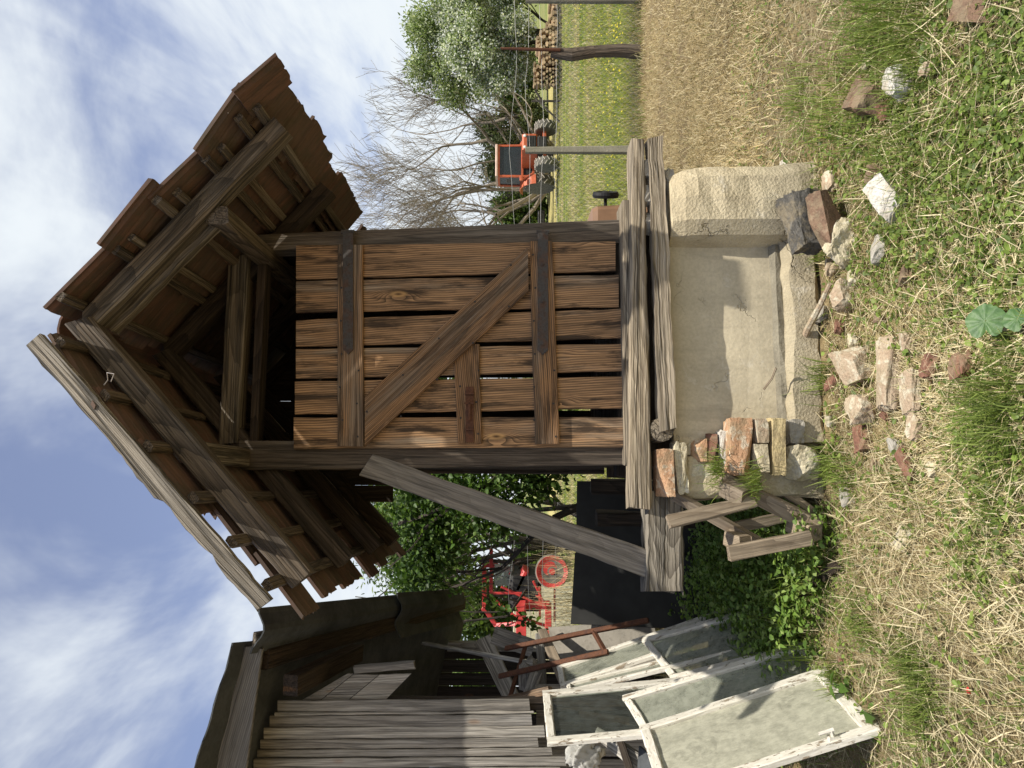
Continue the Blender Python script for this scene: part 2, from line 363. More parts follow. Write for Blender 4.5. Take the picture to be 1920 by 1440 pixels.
MT['render'] = concrete('smooth_render', (.64, .56, .40), (.52, .455, .325), (.36, .315, .23), .002, 1.0, 0, .3)
MT['pier'] = concrete('rough_plaster', (.66, .57, .39), (.54, .455, .30), (.40, .33, .22), .009, 1.5, .8, .3)
MT['grey_concrete'] = concrete('grey_concrete', (.43, .40, .34), (.33, .305, .255), (.24, .22, .18), .006, 1.2, 1)
MT['dark_ledge'] = concrete('dark_ledge_mortar', (.30, .27, .20), (.23, .205, .155), (.17, .15, .115), .006, 1.2, 1)
MT['post_concrete'] = concrete('post_concrete', (.34, .32, .25), (.24, .23, .17), (.15, .145, .10), .004, 1)

def brick(name, a, b, pale, amt=.6):
    t = NT(name); p = t.attr('gc'); n = t.noise(p, 14, 5, .65); n2 = t.noise(p, 90, 4, .7); n3 = t.noise(p, 22, 3, .5, .5)
    c = t.mix(t.rng(n, .35, .65), a, b); c = t.mix(t.rng(n3, amt, amt+.1), c, pale); c = t.mix(t.rng(n2, .42, .72, 0, .6), c, tuple(q*.45 for q in b)); n4 = t.noise(p, 9, 5, .7); c = t.mix(t.rng(n4, .47, .62, 0, .5), c, (.30, .245, .155))
    return t.fin(t.bsdf(c, .94, t.bump(t.mth('ADD', n2, t.mth('MULTIPLY', n, 1.5)), .007, .9), .1))
MT['brick_orange'] = brick('orange_brick', (.60, .37, .22), (.50, .29, .17), (.66, .55, .41), .54)
MT['brick_yellow'] = brick('yellow_brick', (.60, .49, .27), (.52, .41, .22), (.58, .50, .34), .6)
MT['brick_red'] = brick('red_brick', (.27, .135, .09), (.20, .105, .075), (.33, .22, .15), .62)
MT['brick_brown'] = brick('brown_brick', (.24, .15, .10), (.17, .115, .08), (.3, .22, .15), .6)
MT['brick_pink'] = brick('pale_pink_brick', (.50, .41, .29), (.43, .32, .22), (.58, .52, .39), .50)
MT['pale_stone'] = brick('pale_stone', (.68, .61, .44), (.58, .51, .35), (.66, .62, .50), .55)
MT['white_stone'] = brick('white_plaster', (.66, .64, .59), (.58, .53, .44), (.50, .38, .24), .62)
MT['dark_stone'] = brick('dark_slag', (.125, .118, .105), (.08, .076, .068), (.18, .17, .15), .6)

def whitepaint():
    t = NT('peeling_white_paint'); g = t.attr('gc'); n = t.noise(t.mul(g, (7, 26, 26)), 1, 5, .7); n2 = t.noise(t.mul(g, (22, 140, 140)), 1, 3, .6); fl = t.noise(t.mul(g, (30, 60, 60)), 1, 3, .6, .5)
    w = t.mix(t.rng(n2, .3, .7), (.74, .71, .62), (.58, .54, .45)); f = t.mth('MAXIMUM', t.rng(n, .575, .61), t.rng(fl, .64, .67))
    c = t.mix(f, w, t.mix(n2, (.22, .17, .115), (.36, .30, .22)))
    return t.fin(t.bsdf(c, .7, t.bump(t.mth('SUBTRACT', t.mth('MULTIPLY', n2, .3), f), .0022, .9), .3))
MT['paint'] = whitepaint()
def glass(name, dust, tr, dirt=.5):
    t = NT(name); p = t.obj(); n = t.noise(p, 16, 6, .72); n2 = t.noise(t.mul(p, (60, 60, 14)), 1, 4, .65); n3 = t.noise(p, 4.5, 6, .7, .6)
    c = t.mix(t.rng(n, .35, .7), dust, tuple(v*.8 for v in dust)); c = t.mix(t.rng(n2, .55, .75, 0, .35), c, tuple(min(1, v*1.45) for v in dust)); c = t.mix(t.rng(n3, .57, .63, 0, .55), c, tuple(v*.55 for v in dust))
    q = t.n.new('ShaderNodeMixShader'); tp = t.n.new('ShaderNodeBsdfTransparent'); tp.inputs[0].default_value = (.86, .9, .86, 1)
    t.link(t.rng(n, .3, .75, max(0, tr-.12), min(1, tr+.12)), q.inputs[0]); t.k.new(t.bsdf(c, t.rng(n2, .3, .7, .16, .42), None, .5), q.inputs[1]); t.k.new(tp.outputs[0], q.inputs[2])
    return t.fin(q.outputs[0])
MT['glass_dusty'] = glass('dusty_glass', (.50, .49, .385), .16)
MT['glass_grey'] = glass('grimy_glass', (.42, .43, .35), .5)
MT['glass_clear'] = glass('clear_old_glass', (.10, .11, .10), .8)
MT['windscreen'] = glass('tractor_glass', (.02, .03, .035), .12)

def sheet(name, a, b, ):
    t = NT(name); p = t.obj(); n = t.noise(p, 4, 5, .65); n2 = t.noise(p, 40, 4, .65)
    c = t.mix(t.rng(n, .35, .7), a, b); c = t.mix(t.rng(n2, .45, .72, 0, .5), c, tuple(v*.5 for v in a))
    return t.fin(t.bsdf(c, .9, t.bump(n2, .002, .6), .15))
MT['asbestos'] = sheet('weathered_cement_sheet', (.095, .102, .105), (.058, .063, .065))
MT['grey_board'] = sheet('grey_hardboard', (.34, .31, .26), (.26, .24, .20))
MT['black_sheet'] = simple('black_sheet', (.034, .034, .032), .7, .3, 0, .3, 3)
MT['black_plastic'] = simple('black_plastic', (.010, .010, .011), .65, .3, 0, .3, 20)
MT['tread'] = simple('muddy_tread', (.44, .40, .33), .9, .1, 0, .3, 12)
MT['tyre'] = simple('dusty_rubber', (.15, .135, .11), .9, .2, 0, .35, 12, .004)
MT['tyre_pale'] = simple('pale_dusty_rubber', (.14, .13, .11), .9, .2, 0, .3, 12, .004)
MT['bin_brown'] = simple('brown_plastic', (.24, .135, .075), .5, .4, 0, .12, 5)
MT['tractor_orange'] = simple('faded_orange_paint', (.50, .115, .045), .5, .4, 0, .2, 5)
MT['machine_red'] = simple('bright_red_paint', (.52, .05, .045), .45, .4, 0, .2, 5)
MT['dark_metal'] = simple('dark_metal', (.035, .033, .03), .6, .4, .2, .3, 9)
MT['lamp_white'] = simple('headlight_glass', (.75, .75, .72), .25, .5, 0, .05, 5)
MT['roof_white'] = simple('cab_roof_paint', (.60, .42, .33), .5, .4, 0, .1, 5)
MT['cloth'] = simple('white_rag', (.46, .45, .41), .9, .1, 0, .15, 12, .01)
MT['bark'] = wood('grey_bark', (.40, .34, .265), (.26, .22, .17), (.42, .37, .30), (.4, .7), 20, .5, 0, .01)
MT['bark_dark'] = wood('dark_bark', (.12, .10, .08), (.05, .04, .03), (.15, .13, .11), (.4, .7), 20, .5, 0, .01)
def logmat():
    t = NT('split_log'); g = t.attr('gc'); ti = t.attr('tint', 'Fac'); n = t.noise(t.mul(g, (8, 60, 60)), 1, 4, .6)
    c = t.mix(t.rng(n, .35, .7), (.66, .50, .32), (.38, .28, .18)); c = t.mix(1.0, c, t.mix(ti, (.45, .45, .45), (1.25, 1.2, 1.15)), 'MULTIPLY')
    return t.fin(t.bsdf(c, .9, t.bump(n, .006, .6), .1))
MT['log'] = logmat()
def blade(name, trans=.35, rough=.6, spec=.25):
    t = NT(name); c = t.attr('col', 'Color'); a = t.bsdf(c, rough, None, spec)
    q = t.n.new('ShaderNodeMixShader'); tr = t.n.new('ShaderNodeBsdfTranslucent'); t.link(t.mix(1.0, c, (1.15, 1.2, .7), 'MULTIPLY'), tr.inputs[0]); q.inputs[0].default_value = trans
    t.k.new(a, q.inputs[1]); t.k.new(tr.outputs[0], q.inputs[2]); return t.fin(q.outputs[0])
MT['straw'] = blade('straw', .15, .7, .2); MT['grass'] = blade('grass_blade', .35); MT['leaf'] = blade('leaf', .38, .5, .35); MT['petal'] = blade('petal', .3, .7, .1)

def ground():
    t = NT('yard_ground'); p = t.pos(); x, y, z = t.sep(p)
    n = t.noise(p, 1.3, 5, .6); n2 = t.noise(p, 26, 5, .7); n3 = t.noise(p, 90, 4, .7); st = t.noise(t.mul(p, (40, 150, 40), rot=(0, 0, .6)), 1, 3, .6)
    straw = t.mix(t.rng(n2, .3, .7), (.40, .31, .16), (.17, .125, .06)); soil = t.mix(n3, (.11, .075, .045), (.20, .15, .095))
    c = t.mix(t.rng(n, .42, .62, 0, .7), straw, soil); c = t.mix(t.rng(st, .5, .7, 0, .5), c, (.44, .35, .19))
    # the meadow behind the wire fence: green with mown tan bands that run along the fence
    m = t.noise(t.mul(p, (.12, .9, 1)), 1, 4, .6, .4); g = t.mix(t.rng(n2, .3, .7), (.16, .22, .045), (.09, .14, .03))
    tan = t.mix(n2, (.40, .34, .17), (.24, .22, .09)); mead = t.mix(t.rng(m, .42, .62), g, tan)
    c = t.mix(t.rng(t.mth('ADD', y, t.mth('MULTIPLY', n, 1.2)), 10.3, 11.3), c, mead)
    c = t.mix(t.mth('MULTIPLY', t.rng(y, 31.5, 33), t.rng(y, 40, 48, 1, 0)), c, (.46, .40, .16))
    return t.fin(t.bsdf(c, .95, t.bump(t.mth('ADD', n2, n3), .02, .7), .1))
MT['ground'] = ground()
# ---------------------------------------------------------------- the timber corn crib
crib = empty('timber_crib', (OX, OY, 0), 'weathered timber corn crib with braced plank door and tiled gable roof on concrete base', 'crib', rz=AL)
V = Vector
# --- concrete base
m = MB(1); m.beam((.02, .10, .0), (.02, .10, .752), 1.30, .26, up=(0, 1, 0), seg=8, wob=.003, ch=.012, endj=0); m.build('base_panel', MT['render'], crib)
# right pier: rounded lump of rough plastered masonry whose left cheek splays back to the panel
def pier_mesh():
    m = MB(2); rn = random.Random(4); rings = []; gcs = []
    poly = [(.50, -.02), (.535, -.145), (.60, -.205), (.72, -.215), (.84, -.20), (.915, -.15), (.945, -.04), (.945, .34), (.50, .34)]
    nz = 12
    for k in range(nz+1):
        q = k/nz; z = -.05+q*.805; s_ = 1-.10*max(0, q-.72)/.28*0; ring = []; gg = []
        for i, (a, b) in enumerate(poly):
            aa, bb = a, b
            rr = max(0, (q-.80)/.2)
            if i in (4, 5, 6): aa -= .055*rr**2
            if 1 <= i <= 5: bb += .035*rr**2+(.0 if i < 3 else rn.uniform(-.008, .008))
            if q < .3 and i in (4, 5, 6, 7): aa += .035*(.3-q)/.3
            if i in (3, 4, 5): aa += rn.uniform(-.007, .007)
            ring.append((aa, bb, z+(rn.uniform(-.006, .006) if k == nz else 0))); gg.append((z, a, b))
        rings.append(ring); gcs.append(gg)
    m.loft(rings, gcs, .5); return m
pier_mesh().build('base_pier', MT['pier'], crib)
m = MB(3); m.beam((-.56, -.0, .065), (.54, -.0, .065), .23, .19, seg=16, wob=.013, ch=.035); m.build('footing', MT['pier'], crib)
m = MB(4); m.beam((-.60, .0, .172), (.52, .0, .172), .12, .07, seg=8, wob=.005, ch=.02); m.build('base_ledge', MT['dark_ledge'], crib)
# left masonry: the rough end of the base where bricks show
m = MB(5); m.beam((-.735, .16, -.02), (-.735, .16, .73), .21, .44, up=(0, 1, 0), seg=7, wob=.008, ch=.02); m.build('base_pier', MT['pier'], crib)
for i, (sx, y0, y1) in enumerate(((.55, .45, 1.62), (-.62, .55, 1.62))):
    m = MB(6+i); m.beam((sx, y0, .38), (sx, y1, .38), .22, .78, seg=4, wob=.01, ch=.02); m.build('side_wall', MT['grey_concrete'], crib)
for y in (.45, 1.0, 1.5):
    m = MB(int(y*50)); m.beam((-.72, y, .86), (.66, y, .86), .12, .14, seg=8, wob=.005); m.build('joist', MT['inner'], crib)
m = MB(9)
for k in range(8): m.plank((-.62, .06+k*.2, 1.0), (.60, .06+k*.2, 1.0), (.60, .06+k*.2+.185, 1.0), (-.62, .06+k*.2+.185, 1.0), .03, nrm=(0, 0, 1), seg=3)
m.build('floor', MT['inner'], crib)

# --- porch beams
m = MB(11)
A0, A1 = L(1196, 262, -.13), L(1201, 953, -.13)
m.beam(A0+V((0, .065, 0)), A1+V((0, .065, 0)), .13, .075, h1=.116, seg=22, wob=.004, ch=.012, endj=.014)
m.build('sill_beam', MT['beam'], crib)
m = MB(12)
q0, q1 = L(1172, 378, -.07), L(1178, 870, -.07)
m.beam(q0+V((0, .10, -.005)), q1+V((0, .10, -.012)), .20, .05, h1=.055, seg=14, wob=.003, ch=.008, endj=.012); m.build('threshold', MT['beam'], crib)
m = MB(13)
B0, B1 = L(1229, 257, -.15), L(1254, 806, -.15)
prof = [(-.5, -.42), (.42, -.5), (.5, -.3), (.5, -.07), (.22, -.015), (.12, .02), (.22, .05), (.5, .11), (.5, .36), (.4, .5), (-.5, .46)]
# profile: a = towards viewer, so the front face carries the long drying crack
m.beam(B0+V((0, .05, .0)), B1+V((0, .05, 0)), .10, .094, seg=26, wob=.0045, prof=prof, endj=.012, bow=-.004)
m.build('step_beam', MT['beam'], crib)
m = MB(14); c = L(1240, 806, -.10)
m.tube([c+V((0, -.02, 0)), c+V((.0, .3, .01)), c+V((.01, .6, .02))], [.062, .068, .07], n=12); m.build('log_end', MT['beam'], crib)
for i, (x, y, sz) in enumerate(((1207, 322, (.10, .12, .075)), (1209, 372, (.11, .12, .075)), (1252, 345, (.12, .16, .05)), (1215, 415, (.12, .1, .06)))):
    m = MB(20+i); m.rock(L(x, y, -.06), sz, rotm(0, 0, 10*i), .1, .8, 4, seed=i+3); m.build('packing_stone', MT['grey_concrete'], crib)
m = MB(15); m.plank((-.75, .02, .93), (.7, .02, .93), (.7, .02, .76), (-.75, .02, .76), .03, nrm=(0, 1, 0)); m.build('riser_board', MT['inner'], crib)
# --- the low timber at the left with the raking brace standing on it
m = MB(16); C0, C1 = L(1246, 925, -.02), L(1247, 1114, -.02)
m.beam(C0+V((0, .08, 0)), C1+V((0, .08, 0)), .17, .195, seg=10, wob=.006, ch=.012, endj=.02); m.build('outrigger_beam', MT['barge'], crib)
m = MB(17); D0, D1 = L(684, 871, .0), L(1218, 1059, -.01)
m.beam(D0+V((0, .06, 0)), D1+V((0, .06, 0)), .07, .122, up=(1, 0, .0), h1=.136, seg=16, wob=.0045, ch=.006, cut0=.25, cut1=-.35, endj=.002); m.build('brace', MT['brace'], crib)

# --- posts
m = MB(18)
m.plank(L(448, 826, .03), L(1178, 830, .03), L(1178, 871, .03), L(448, 882, .03), .12, nrm=(0, 1, 0), seg=12, wob=.002); m.build('post', MT['post'], crib)
m = MB(19)
m.plank(L(478, 440, .03), L(1163, 411, .03), L(1163, 456, .03), L(478, 470, .03), .12, nrm=(0, 1, 0), seg=12, wob=.002); m.build('post', MT['post'], crib)
for i, (sx, yy) in enumerate(((.60, 1.55), (-.64, 1.55))):
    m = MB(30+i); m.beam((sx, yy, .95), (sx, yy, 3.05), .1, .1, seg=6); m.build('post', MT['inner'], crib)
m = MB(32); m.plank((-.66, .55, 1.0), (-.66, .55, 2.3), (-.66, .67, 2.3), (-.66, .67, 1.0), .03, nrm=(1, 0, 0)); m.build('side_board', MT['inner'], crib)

# --- slatted walls
def slats(name, p0, dirv, n, w, gap, z0, z1, nrm, seed):
    m = MB(seed); dirv = V(dirv); p0 = V(p0)
    for k in range(n):
        a = p0+dirv*(k*(w+gap)+m.rn.uniform(-.004, .004)); b = a+dirv*w
        m.plank((a.x, a.y, z0), (a.x, a.y, z1+m.rn.uniform(-.02, .02)), (b.x, b.y, z1), (b.x, b.y, z0), .022, nrm=nrm, seg=3)
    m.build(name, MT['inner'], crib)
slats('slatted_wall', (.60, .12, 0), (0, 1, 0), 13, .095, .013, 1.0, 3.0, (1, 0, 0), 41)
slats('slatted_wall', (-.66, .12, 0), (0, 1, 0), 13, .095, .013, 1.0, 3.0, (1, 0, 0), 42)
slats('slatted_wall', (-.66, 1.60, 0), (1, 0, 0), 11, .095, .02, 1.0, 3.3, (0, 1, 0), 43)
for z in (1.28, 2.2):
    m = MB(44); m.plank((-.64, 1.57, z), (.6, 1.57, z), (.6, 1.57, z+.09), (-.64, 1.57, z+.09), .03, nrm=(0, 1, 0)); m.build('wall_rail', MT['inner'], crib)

# --- plates, tie beam
m = MB(51); e = L(345, 846, -.67); m.beam((e.x, -.67, e.z), (-.645, 1.75, 3.09), .10, .10, seg=10, ch=.01); m.build('wall_plate', MT['rafter'], crib)
m = MB(52); e = L(406, 402, -.67); m.beam((e.x, -.66, e.z), (.57, 1.75, 3.06), .09, .10, seg=10, ch=.012); m.build('wall_plate', MT['rafter'], crib)
m = MB(53); a, b = L(446, 478, .04), L(426, 832, .04); m.beam(a+V((0, .06, 0)), b+V((0, .06, 0)), .11, .118, h1=.105, seg=10, wob=.002, ch=.008); m.build('tie_beam', MT['rafter'], crib)
m = MB(54); m.beam((-.60, .10, 3.0), (.58, .10, 3.0), .08, .05, seg=4); m.build('head_rail', MT['inner'], crib)

# --- roof frame (2-D in the s-z plane, then run back along d)
apex = L(165, 612, -.65); fr = L(530, 240, -.65); fl = L(572, 1085, -.65)
sa, za = apex.x, apex.z
eR = V((fr.x-sa, 0, fr.z-za)); lenR = eR.length; eR.normalize(); nR = V((-eR.z, 0, eR.x))
eL = V((fl.x-sa, 0, fl.z-za)); lenL = eL.length; eL.normalize(); nL = V((eL.z, 0, -eL.x))
if nR.z < 0: nR = -nR
if nL.z < 0: nL = -nL
A = V((sa, 0, za))
ds = [-.65, .12, .95, 1.62]
for i, d in enumerate(ds):
    w = .095 if i == 0 else .085
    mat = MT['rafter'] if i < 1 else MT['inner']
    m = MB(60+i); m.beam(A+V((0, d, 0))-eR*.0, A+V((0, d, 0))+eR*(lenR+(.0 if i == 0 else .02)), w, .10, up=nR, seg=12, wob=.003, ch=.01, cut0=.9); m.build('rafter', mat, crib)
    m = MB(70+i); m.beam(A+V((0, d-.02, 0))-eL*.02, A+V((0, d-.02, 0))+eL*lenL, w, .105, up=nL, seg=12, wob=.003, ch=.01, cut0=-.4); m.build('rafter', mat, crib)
# a second thin pole lies along the front right rafter
m = MB(80); m.beam(A+V((-.0, -.58, 0))+eR*.05-nR*.055, A+V((0, -.58, 0))+eR*(lenR-.5)-nR*.06, .05, .05, up=nR, seg=12, wob=.004); m.build('rafter_cleat', MT['rafter'], crib)
LTH = .062      # lath centre above the rafter axis
EXR = [.06]+[q*lenR for q in (.28, .50, .72, .90)]+[lenR-.03]
for k, t_ in enumerate(EXR):
    m = MB(90+k); m.beam(A+eR*t_+nR*LTH+V((0, -.85+.04*(k % 2), 0)), A+eR*t_+nR*LTH+V((0, 1.85, 0)), .045, .03, up=nR, seg=12, wob=.003); m.build('lath', MT['rafter'], crib)
    if k in (1, 2, 3):
        m = MB(100+k); m.beam(A+eR*(t_+.085)+nR*LTH+V((0, -.79, 0)), A+eR*(t_+.085)+nR*LTH+V((0, .3, 0)), .04, .028, up=nR, seg=6, wob=.003); m.build('lath', MT['rafter'], crib)
EXL = [.10]+[q*lenL for q in (.27, .46, .65, .81)]+[lenL-.06]
for k, t_ in enumerate(EXL):
    m = MB(110+k); m.beam(A+eL*t_+nL*LTH+V((0, -.88, 0)), A+eL*t_+nL*LTH+V((0, 1.85, 0)), .05, .032, up=nL, seg=12, wob=.003); m.build('lath', MT['rafter'], crib)
# barge board nailed across the left lath ends
m = MB(120); b0, b1 = L(66, 638, -.90), L(499, 1136, -.90); bd = (b1-b0).normalized(); bn = V((bd.z, 0, -bd.x)); bn = bn if bn.z > 0 else -bn
rings = []; gcs = []; ns = 40; rn = random.Random(8)
for k in range(ns+1):
    q = k/ns; c = b0.lerp(b1, q); hw = .040-.004*q; lo = -hw+.0015*math.sin(23*q); up_ = hw+.012*math.exp(-((q-.50)/.03)**2)+.022*math.exp(-((q-.565)/.02)**2)-.012*math.exp(-((q-.63)/.03)**2)-.010*math.exp(-((q-.8)/.02)**2)+.002*math.sin(31*q)
    if q > .9: lo *= .9
    up_ += rn.uniform(-.003, .003); lo += rn.uniform(-.002, .002); e = bd*(rn.uniform(-.02, .03) if k == ns else 0)
    th = .016
    pr = [(lo, -th), (up_-.004, -th), (up_, -th+.005), (up_, th), (lo, th)]
    rings.append([c+bn*a+V((0, b, 0))+e*(1 if i in (1, 3) else .2) for i, (a, b) in enumerate(pr)]); gcs.append([(3+q*1.6, .02+a+.006*math.sin(q*7), b) for a, b in pr])
m.loft(rings, gcs, .7); m.build('barge_board', MT['barge'], crib)

# --- clay tiles: one mesh per slope, every tile a ribbed slab lying on the laths
def tile_slope(name, e, n, rows, d0, d1, skip, seed, jit, parent=crib):
    m = MB(seed); rn = m.rn; wv = .205
    for k, (t0, t1) in enumerate(rows):
        ncol = int((d1-d0)/wv)+1; rj = jit.get(k, 0)
        for c in range(ncol):
            if (k, c) in skip: continue
            da = d0+rj+c*wv+rn.uniform(-.006, .006); tl = rn.uniform(-.012, .012); yaw = rn.uniform(-.014, .014)
            if c == 0: yaw *= 3; da += rn.uniform(-.01, .01)
            if k == len(rows)-1: tl += rn.choice((0, 0, .025, -.03, .012))
            elif rn.random() < .2: tl += rn.uniform(-.03, .03)
            ws = [0, .018, .03, .08, .092, .105, .15, .162, .175, .201]; hs = [.010, .012, .0, .0, .007, .0, .0, .007, .0, -.004]
            bt = [(w, h-.016-(.004 if i in (4, 7) else 0)) for i, (w, h) in enumerate(zip(ws, hs))]
            rings = []; gcs = []; nt_ = 3; tint = rn.random(); off = rn.uniform(0, 9)
            for s_ in range(nt_+1):
                q = s_/nt_; t_ = t0+tl+(t1-t0+.075)*q; lift = .022+.026*q
                pts = [(w, h) for w, h in zip(ws, hs)]+list(reversed(bt)); ring = []; gg = []
                for i, (w, h) in enumerate(pts):
                    jt = rn.uniform(-.008, .010) if s_ == nt_ else 0
                    ring.append(A+e*(t_+jt)+n*(LTH+lift+h+rn.uniform(-.0008, .0008))+V((0, da+w+yaw*(q-.5)*2, 0))); gg.append((off+t_, w+c, h))
                rings.append(ring); gcs.append(gg)
            m.loft(rings, gcs, tint)
    o = m.build(name, MT['tile'], parent); return o
eaveR = (L(527, 135, -.88)-A).dot(eR); eaveL = (L(598, 1090, -.65)-A).dot(eL)
rowsR = [(-.02, .23*eaveR), (.23*eaveR, .43*eaveR), (.43*eaveR, .64*eaveR), (.64*eaveR, .83*eaveR), (.83*eaveR, eaveR-.06)]
rowsL = [(.02, .23*eaveL), (.23*eaveL, .42*eaveL), (.42*eaveL, .62*eaveL), (.62*eaveL, .80*eaveL), (.80*eaveL, eaveL-.04)]
tile_slope('tile_roof', eR, nR, rowsR, -.88, 2.1, {(4, 9)}, 130, {0: .05, 1: -.025, 2: .035, 3: -.03, 4: -.06})
skipL = {(3, 0), (4, 0), (4, 2), (4, 7)}
tile_slope('tile_roof', eL, nL, rowsL, -.88, 2.1, skipL, 131, {0: .0, 1: .0, 2: .01, 3: .0, 4: .015})
# loose wire hooks on the roof edge
m = MB(140); w0 = L(195, 722, -.84); m.tube([w0, w0+V((.02, -.01, -.02)), w0+V((.05, -.02, -.02)), w0+V((.045, -.02, -.05)), w0+V((.01, -.03, -.045))], .0022, n=4); m.build('wire_hook', MT['pale_wire'], crib); m = MB(141)
w0 = L(425, 218, -.88); m.tube([w0, w0+V((.02, 0, .02)), w0+V((.03, 0, .01)), w0+V((.01, -.01, -.01))], .0022, n=4); m.build('wire_hook', MT['pale_wire'], crib)

# --- the door: planks are the door's own mesh; battens, brace, straps and latch are its sub-parts
tops = [(460, 523), (527, 585), (600, 650), (655, 710), (715, 777), (783, 842)]
mids = [(457, 518), (526, 583), (592, 646), (653, 709), (715, 777), (783, 839)]
bots = [(453, 508), (515, 575), (579, 634), (645, 695), (706, 765), (782, 838)]
bx = [1154, 1160, 1165, 1169, 1173, 1177]; tx = [555, 555, 555, 555, 553, 551]
m = MB(150)
for i in range(6):
    tt = [.35, .5, .45, .75, .6, .7][i]
    a, d_ = L(tx[i], tops[i][0], .0), L(tx[i], tops[i][1], .0); b, c = L(bx[i], bots[i][0], 0), L(bx[i], bots[i][1], 0)
    m.plank(a, b, c, d_, .026, nrm=(0, 1, 0), seg=16, wob=.0022, tint=tt, warp=.002)
door = m.build('door', MT['door'], crib)
def on_door(name, pts, y0, th, mat, seed, seg=8, tint=None, wob=.0022):
    m = MB(seed); q = [L(x, y, y0) for x, y in pts]; m.plank(*q, th, nrm=(0, 1, 0), seg=seg, tint=tint, wob=wob); return m.build(name, mat, door)
on_door('batten', [(632, 836), (633, 458), (679, 459), (682, 837)], -.026, .0255, MT['batten'], 151, tint=.75)
on_door('batten', [(1003, 832), (993, 452), (1036, 452), (1049, 832)], -.026, .0255, MT['batten'], 152, tint=.5)
on_door('batten', [(858, 831), (850, 645), (898, 645), (903, 831)], -.026, .0255, MT['batten'], 153, tint=.25)
on_door('diagonal_brace', [(684, 837), (684, 744), (986, 463), (990, 545)][0:1]+[(991, 546), (990, 463), (684, 744)], -.050, .0235, MT['batten'], 154, seg=14, tint=.45)
def strap(name, xa, xb, ys, seed):
    m = MB(seed); pts = [L(xa, ys[0], -.036), L(xb, ys[0]-0, -.036), L(xb, ys[1], -.036), L((xa+xb)/2, ys[1]+9, -.036), L(xa, ys[1], -.036)]
    m.prism(pts, V((0, .009, 0)))
    for yy in (ys[0]+60, ys[0]+130, ys[1]-10): m.lathe([(0, .0085), (.004, .007), (.006, .001)], L((xa+xb)/2, yy, -.036), (0, -1, 0), 8)
    k = L((xa+xb)/2, ys[0]-1, -.02); m.tube([k+V((0, 0, .035)), k+V((0, 0, -.035))], .013, n=8); return m.build(name, MT['iron'], door)
strap('hinge_strap', 643, 662, (436, 655), 155); strap('hinge_strap', 1008, 1028, (436, 656), 156)
m = MB(157); m.prism([L(873, 725, -.034), L(888, 725, -.034), L(888, 829, -.034), L(873, 829, -.034)], V((0, .007, 0)))
for yy in (738, 756, 805): m.box(L(880, yy, -.042), (.008, .014, .05), ch=.003)
m.box(L(880, 770, -.044), (.10, .010, .016), ch=.003); m.build('latch', MT['rust'], door)
nails = []; rn = random.Random(3)
for xs, ysr in (((640, 672), 12), ((1001, 1040), 12), ((862, 896), 6)):
    lo, hi = (462, 834) if ysr == 12 else (650, 828)
    for k in range(ysr):
        yy = lo+(hi-lo)*(k+.5)/ysr
        if ysr == 12 and yy < 665 and k % 2: continue
        nails.append(L(xs[k % 2]+rn.uniform(-3, 3), yy, -.0265))
for k in range(9):
    q = k/8; nails.append(L(700+270*q+(18 if k % 2 else -12), 790-275*q+(25 if k % 2 else -18), -.0505))
m = MB(158); m.lathe([(0, .006), (.003, .005)], (0, 0, 0), (0, -1, 0), 6); n0 = m.build('nail', MT['nail'], door); n0.location = nails[0]
for p in nails[1:]: q_ = n0.copy(); COL.objects.link(q_); q_.location = p
# closed back gable and a row of ridge tiles
m = MB(159); zb = A.z-.02
for k in range(14):
    x0 = -.90+k*.125; xm = x0+.06; zt = zb-abs(xm-sa)*(.90 if xm > sa else .95)-.06
    f_ = lambda x: zb-abs(x-sa)*(.90 if x > sa else .95)+.07
    if zt > 2.6: m.plank((x0, 1.58, 2.5), (x0, 1.58, f_(x0)), (x0+.124, 1.58, f_(x0+.124)), (x0+.124, 1.58, 2.5), .02, nrm=(0, 1, 0), seg=2)
m.build('back_gable', MT['inner'], crib)
m = MB(160)
for k in range(7):
    y0 = -.60+k*.38; rings = []; gcs = []
    for yy in (y0, y0+.4):
        r_ = .12 if yy == y0 else .105; ring = [V((sa+r_*math.cos(a_), yy, A.z+.085+r_*.75*math.sin(a_))) for a_ in [math.pi*i/8 for i in range(9)]]; inn = [V((sa+(r_-.014)*math.cos(a_), yy, A.z+.085+(r_-.014)*.75*math.sin(a_))) for a_ in [math.pi*i/8 for i in range(9)]][::-1]
        rings.append(ring+inn); gcs.append([(p.y, p.x, p.z) for p in ring+inn])
    m.loft(rings, gcs, m.rn.random())
m.build('ridge_tiles', MT['tile'], crib)
# ---------------------------------------------------------------- the plank shed at the left (built in the crib's axes)
def frame_thing(name, s, d, z, label, cat, group=None):
    o = empty(name, (OX+s*UX+d*NX, OY+s*UY+d*NY, z), label, cat, group, AL); o['_o'] = (s, d, z); return o
def lb(m, name, mat, parent, smooth=False):
    o = m.build(name, mat, parent, smooth); a = parent['_o']; o.location = (-a[0], -a[1], -a[2]); return o
def wb(m, name, mat, parent, smooth=False):
    o = m.build(name, mat, parent, smooth); o.location = -Vector(parent.location); return o
def wthing(name, loc, label, cat, group=None): return empty(name, loc, label, cat, group)

